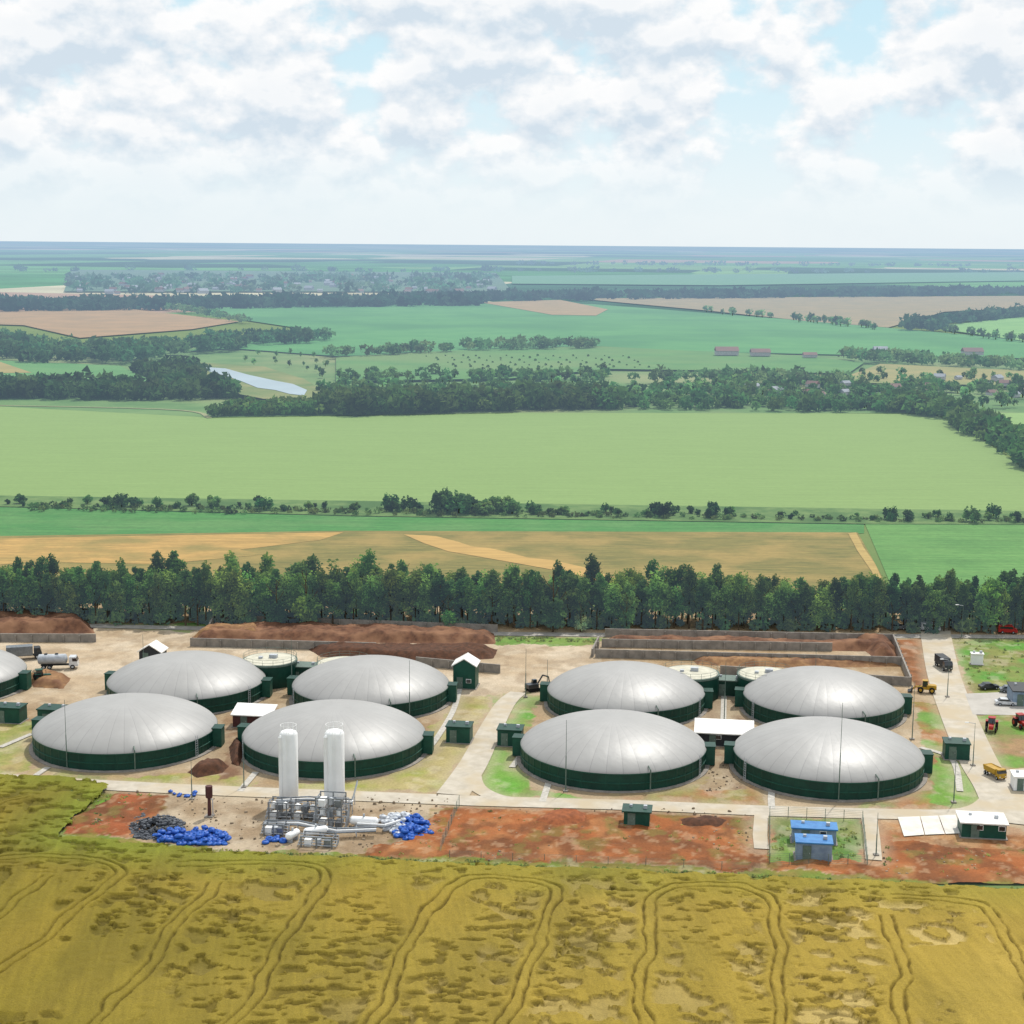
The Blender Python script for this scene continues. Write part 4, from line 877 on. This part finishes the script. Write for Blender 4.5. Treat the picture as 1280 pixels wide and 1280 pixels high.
def bwall(a,b,label,h=1.7,th=.45):
    A_,B_=G(*a),G(*b); L_=math.hypot(B_[0]-A_[0],B_[1]-A_[1]); an=math.atan2(B_[1]-A_[1],B_[0]-A_[0])
    o=thing('bunker_wall',((A_[0]+B_[0])/2,(A_[1]+B_[1])/2,.05),an,label,'wall')
    MB().box(0,0,0,L_,th,h,0,1,.7).build('wall',M_CONC,o)
    n=min(int(L_/3),40)
    for k in range(1,n): MB().box(-L_/2+k*L_/n,-th/2-.12,0,.22,.3,h*.85).build('buttress',M_CONC,o)
for a,b,l in [((268,778),(622,791),'back concrete wall of the long left silage bunker'),((238,808),(470,814),'front concrete wall of the long left silage bunker'),((268,778),(262,790),'short end wall of the long left silage bunker'),
  ((-60,802),(120,803),'concrete wall in front of the far left heap'),((100,770),(156,774),'short concrete wall right of the far left heap'),
  ((756,796),(1116,803),'rearmost concrete wall of the right silage bunkers'),((744,822),(1128,832),'middle concrete wall of the right silage bunkers'),((752,809),(1040,814),'second concrete wall of the right bunkers'),((900,843),(1138,858),'front concrete wall of the right silage bunkers'),((1138,858),(1116,803),'right end wall of the right silage bunkers'),((740,822),(748,806),'left end wall of the right silage bunkers'),((520,832),(625,842),'low concrete wall beside the tall gabled hut')]: bwall(a,b,l)
# ------------------------------------------------------------- masts
def mast(px,py,h,label,lamp=False):
    x,y=G(px,py); t=thing('lamp_post' if lamp else 'lightning_mast',(x,y,.05),0,label,'lamp post' if lamp else 'mast')
    MB().box(0,0,0,.7,.7,.25).build('footing',M_CONC,t)
    MB().lathe([(.09,.25),(.07,h*.5),(.045,h*.5+.05),(.03,h)],8).build('pole',M_TRIM,t,True)
    if lamp:
        MB().tube([(0,0,h-.1),(-1.2,-.2,h+.15)],.05,6).build('arm',M_STEEL,t); MB().box(-1.4,-.25,h+.08,.6,.22,.12).build('lamp_head',M_WHITE,t)
for px,py,h,l in [(84,962,11,'thin mast before the far left front tank'),(305,985,8,'thin mast left of the front tank behind the silos'),(512,905,11,'thin mast at right side of second back tank'),(657,872,9,'thin mast at the top of the middle road'),(707,990,11,'thin mast before the front tank right of middle road'),(905,906,11,'thin mast between the right back tanks'),(1048,1003,15,'tall thin mast before the rightmost front tank'),(1018,872,9,'thin mast behind the rightmost back tank'),(180,846,8,'thin mast behind the leftmost back tank'),(1192,1004,8,'thin mast on the grass beside the lower access road'),(1140,925,10,'thin mast right of the rightmost back tank'),(365,866,10,'thin mast between the two left back tanks'),(240,1000,6,'short mast beside the service road above the rubble'),(684,865,6,'short mast left of the third back tank'),(1095,1070,6,'short mast by the fenced compound drive')]: mast(px,py,h,l)
for px,py,h,l in [(1202,798,7,'lamp post at top of the right access road'),(1184,872,7,'lamp post halfway along the right access road'),(1216,958,7,'lamp post on the access road below the green hut')]: mast(px,py,h,l,True)
# ------------------------------------------------------------- vehicles
def wheel(t,x,y,r,w,rim=M_STEEL):
    o=MB().lathe([(r*.9,-w/2),(r,-w/2+.04),(r,w/2-.04),(r*.9,w/2)],18,axis='Y').build('wheel',M_BLACK,t,True,(x,y,r))
    MB().lathe([(r*.5,-w/2-.02),(r*.55,0),(r*.5,w/2+.02)],14,axis='Y').build('rim',rim,o)
def vt(name,px,py,rz,label,cat,z=.15): x,y=G(px,py); return thing(name,(x,y,z),rz,label,cat)
def car(px,py,rz,paint,label,van=False):
    t=vt('parked_van' if van else 'parked_car',px,py,rz,label,'van' if van else 'car')
    if van: body=[(-2.4,.35),(-2.4,1.9),(-2.2,2.05),(1.2,2.05),(1.7,1.25),(2.4,1.05),(2.45,.35)]; gl=[(-2.0,1.25),(-2.0,1.8),(1.1,1.8),(1.45,1.25)]
    else: body=[(-2.2,.3),(-2.25,.85),(-1.9,.95),(-1.4,1.0),(1.0,.95),(2.1,.8),(2.2,.3)]; gl=[(-1.75,.95),(-1.15,1.4),(.35,1.4),(1.05,.93)]
    b=MB().prism(body,1.76)
    b.build('body',paint,t)
    if van: MB().prism(gl,1.8).build('window',M_GLASS,t)
    else:
        MB().prism(gl,1.56).build('window',M_GLASS,t); MB().prism([(-1.2,1.38),(-1.15,1.45),(.3,1.45),(.4,1.38)],1.6).build('roof',paint,t)
    for sx in (-1.35,1.35):
        for sy in (-.84,.84): wheel(t,sx,sy,.33,.24)
    for sy in (-.6,.6): MB().box(2.2 if not van else 2.42,sy,.6,.06,.35,.16).build('headlight',M_LAMP,t)
    t.scale=(.82,.82,.82)
car(92,768,SR,M_CARW,'white car parked before the shelterbelt at far left')
car(118,769,SR,M_CARG,'silver car parked right of the white car at far left')
car(1122,787,SR,M_CARG,'silver car leftmost of three by the back road')
car(1143,788,SR,M_CARW,'white car middle of three by the back road')
car(1163,789,SR,M_CARW,'white van right of two cars by the back road',True)
car(1259,792,SR,M_RED,'red van on the grass before the shelterbelt at right',True)
car(1257,882,SR,M_CARW,'white car parked on the grey yard at right')
car(1236,862,SR+.3,M_CARD,'dark car parked at the top of the grey yard')
car(1262,866,SR,M_CARG,'silver car parked behind the white car on grey yard')
def truck(px,py,rz,cabm,boxm,label,kind='box'):
    t=vt('truck',px,py,rz,label,'truck')
    MB().box(0,0,.7,7.4,1.0,.25).build('chassis',M_DARK,t)
    MB().prism([(2.2,.6),(2.2,2.7),(3.5,2.7),(3.9,1.7),(4.0,.6)],2.3).build('cab',cabm,t)
    MB().prism([(2.9,1.75),(2.9,2.45),(3.66,2.45),(3.93,1.75)],2.34).build('window',M_GLASS,t)
    if kind=='box': MB().box(-.9,0,1.0,5.8,2.4,2.2).build('cargo_box',boxm,t)
    elif kind=='dump': MB().add([(-3.6,-1.1,1.1),(1.8,-1.1,1.1),(1.8,1.1,1.1),(-3.6,1.1,1.1),(-3.9,-1.25,2.4),(2.0,-1.25,2.5),(2.0,1.25,2.5),(-3.9,1.25,2.4),(-3.6,-1.1,2.2),(1.8,-1.1,2.2),(1.8,1.1,2.2),(-3.6,1.1,2.2)],[(3,2,1,0),(0,1,5,4),(1,2,6,5),(2,3,7,6),(3,0,4,7),(8,9,10,11),(4,5,9,8),(5,6,10,9),(6,7,11,10),(7,4,8,11)]).build('tipper_body',boxm,t)
    else:
        MB().lathe([(.2,-4.4),(.9,-4.2),(1.12,-4.0),(1.12,1.4),(.9,1.6),(.2,1.8)],24,axis='X',o=(0,0,2.1)).build('tank',boxm,t,True)
        for s in (-2.6,-.4): MB().box(s,0,3.2,.6,.6,.2).build('hatch',M_DARK,t)
    for sx in (-3.0,-1.8,2.9):
        for sy in (-1.05,1.05): wheel(t,sx,sy,.5,.34)
    for sy in (-.8,.8): MB().box(3.99,sy,.85,.06,.35,.22).build('headlight',M_LAMP,t)
    return t
truck(74,836,.12,M_CARW,M_STEEL,'silver tanker truck parked on the left yard','tank').scale=(.9,.85,.85)
truck(1179,836,R(-84),M_CARD,M_DARK,'dark truck driving down the right access road').scale=(.7,.7,.7)
truck(1243,972,R(-70),M_YEL,M_YEL,'yellow dump truck on the lower access road','dump').scale=(.5,.62,.62)
truck(30,824,.3,M_DARK,M_CARG,'grey box truck behind the tanker at far left').scale=(.85,.85,.8)
def tractor(px,py,rz,paint,label):
    t=vt('tractor',px,py,rz,label,'tractor')
    MB().prism([(-.9,.8),(-.9,1.3),(.3,1.5),(1.9,1.4),(2.1,1.2),(2.1,.7)],.9).build('hood',paint,t)
    MB().prism([(-1.2,1.3),(-1.1,2.5),(.2,2.5),(.4,1.4)],1.3).build('cab',M_GLASS,t); MB().box(-.45,0,2.5,1.5,1.45,.14).build('roof',paint,t)
    for sy in (-1,1):
        wheel(t,-.8,sy*.95,.85,.5,paint); wheel(t,1.5,sy*.85,.55,.35,paint)
        MB().box(-.8,sy*.95,1.72,1.4,.5,.08).build('fender',paint,t)
    MB().tube([(1.0,.2,1.4),(1.0,.2,2.3)],.05,6).build('exhaust',M_DARK,t)
    t.scale=(.85,.85,.85); return t
tractor(1239,914,R(-110),M_RED,'red tractor left of two red machines by the yard')
tractor(1276,910,R(-80),M_RED,'red tractor right of two red machines at the edge')
tractor(52,852,.4,M_GREEN2,'dark green tractor near the gravel heap at far left')
def loader(px,py,rz,label):
    t=vt('wheel_loader',px,py,rz,label,'loader')
    MB().prism([(-3,.9),(-3,1.8),(-2.6,2.0),(-.6,2.0),(-.6,.8)],1.7).build('engine_body',M_YEL,t)
    MB().box(.1,0,.8,1.6,1.5,.7).build('front_frame',M_YEL,t)
    MB().box(-.2,0,1.5,1.4,1.4,1.5,0,.85,.85).build('cab',M_GLASS,t); MB().box(-.2,0,3.0,1.4,1.4,.12).build('roof',M_YEL,t)
    for sy in (-.5,.5): MB().tube([(.6,sy,1.5),(2.0,sy,1.3),(3.0,sy,.6)],.13,6).build('lift_arm',M_YEL,t)
    MB().prism([(2.9,.1),(2.8,1.1),(3.1,1.2),(3.2,.4),(4.0,.15),(4.0,.05)],2.6).build('bucket',M_DARK,t)
    for sx in (-1.9,.9):
        for sy in (-1.0,1.0): wheel(t,sx,sy,.75,.5,M_YEL)
    t.scale=(.72,.72,.72)
loader(1155,866,2.9,'yellow wheel loader beside the access road above the back tank')
x,y=G(666,864); t=thing('excavator',(x,y,.1),.5,'dark excavator with raised boom at head of the middle road','excavator'); t.scale=(.75,.75,.75)
for sy in (-.9,.9): MB().prism([(-1.7,.3),(-1.4,0),(1.4,0),(1.7,.3),(1.5,.75),(-1.5,.75)],.5,sy).build('track',M_BLACK,t)
MB().box(-.3,0,.8,2.8,2.1,1.0).build('engine_body',M_CARD,t); MB().box(.7,.6,1.1,1.2,.9,1.5,0,.85,.9).build('cab',M_GLASS,t)
MB().tube([(1,-.2,1.4),(2.6,-.2,3.6),(4.2,-.2,3.0)],.2,6).build('boom',M_CARD,t); MB().tube([(4.2,-.2,3.0),(4.6,-.2,1.2)],.15,6).build('stick',M_CARD,t)
MB().prism([(4.2,.5),(4.3,1.2),(4.8,1.2),(5.0,.7),(4.7,.4)],.9,-.2).build('bucket',M_DARK,t)
print('objects',len(bpy.data.objects))
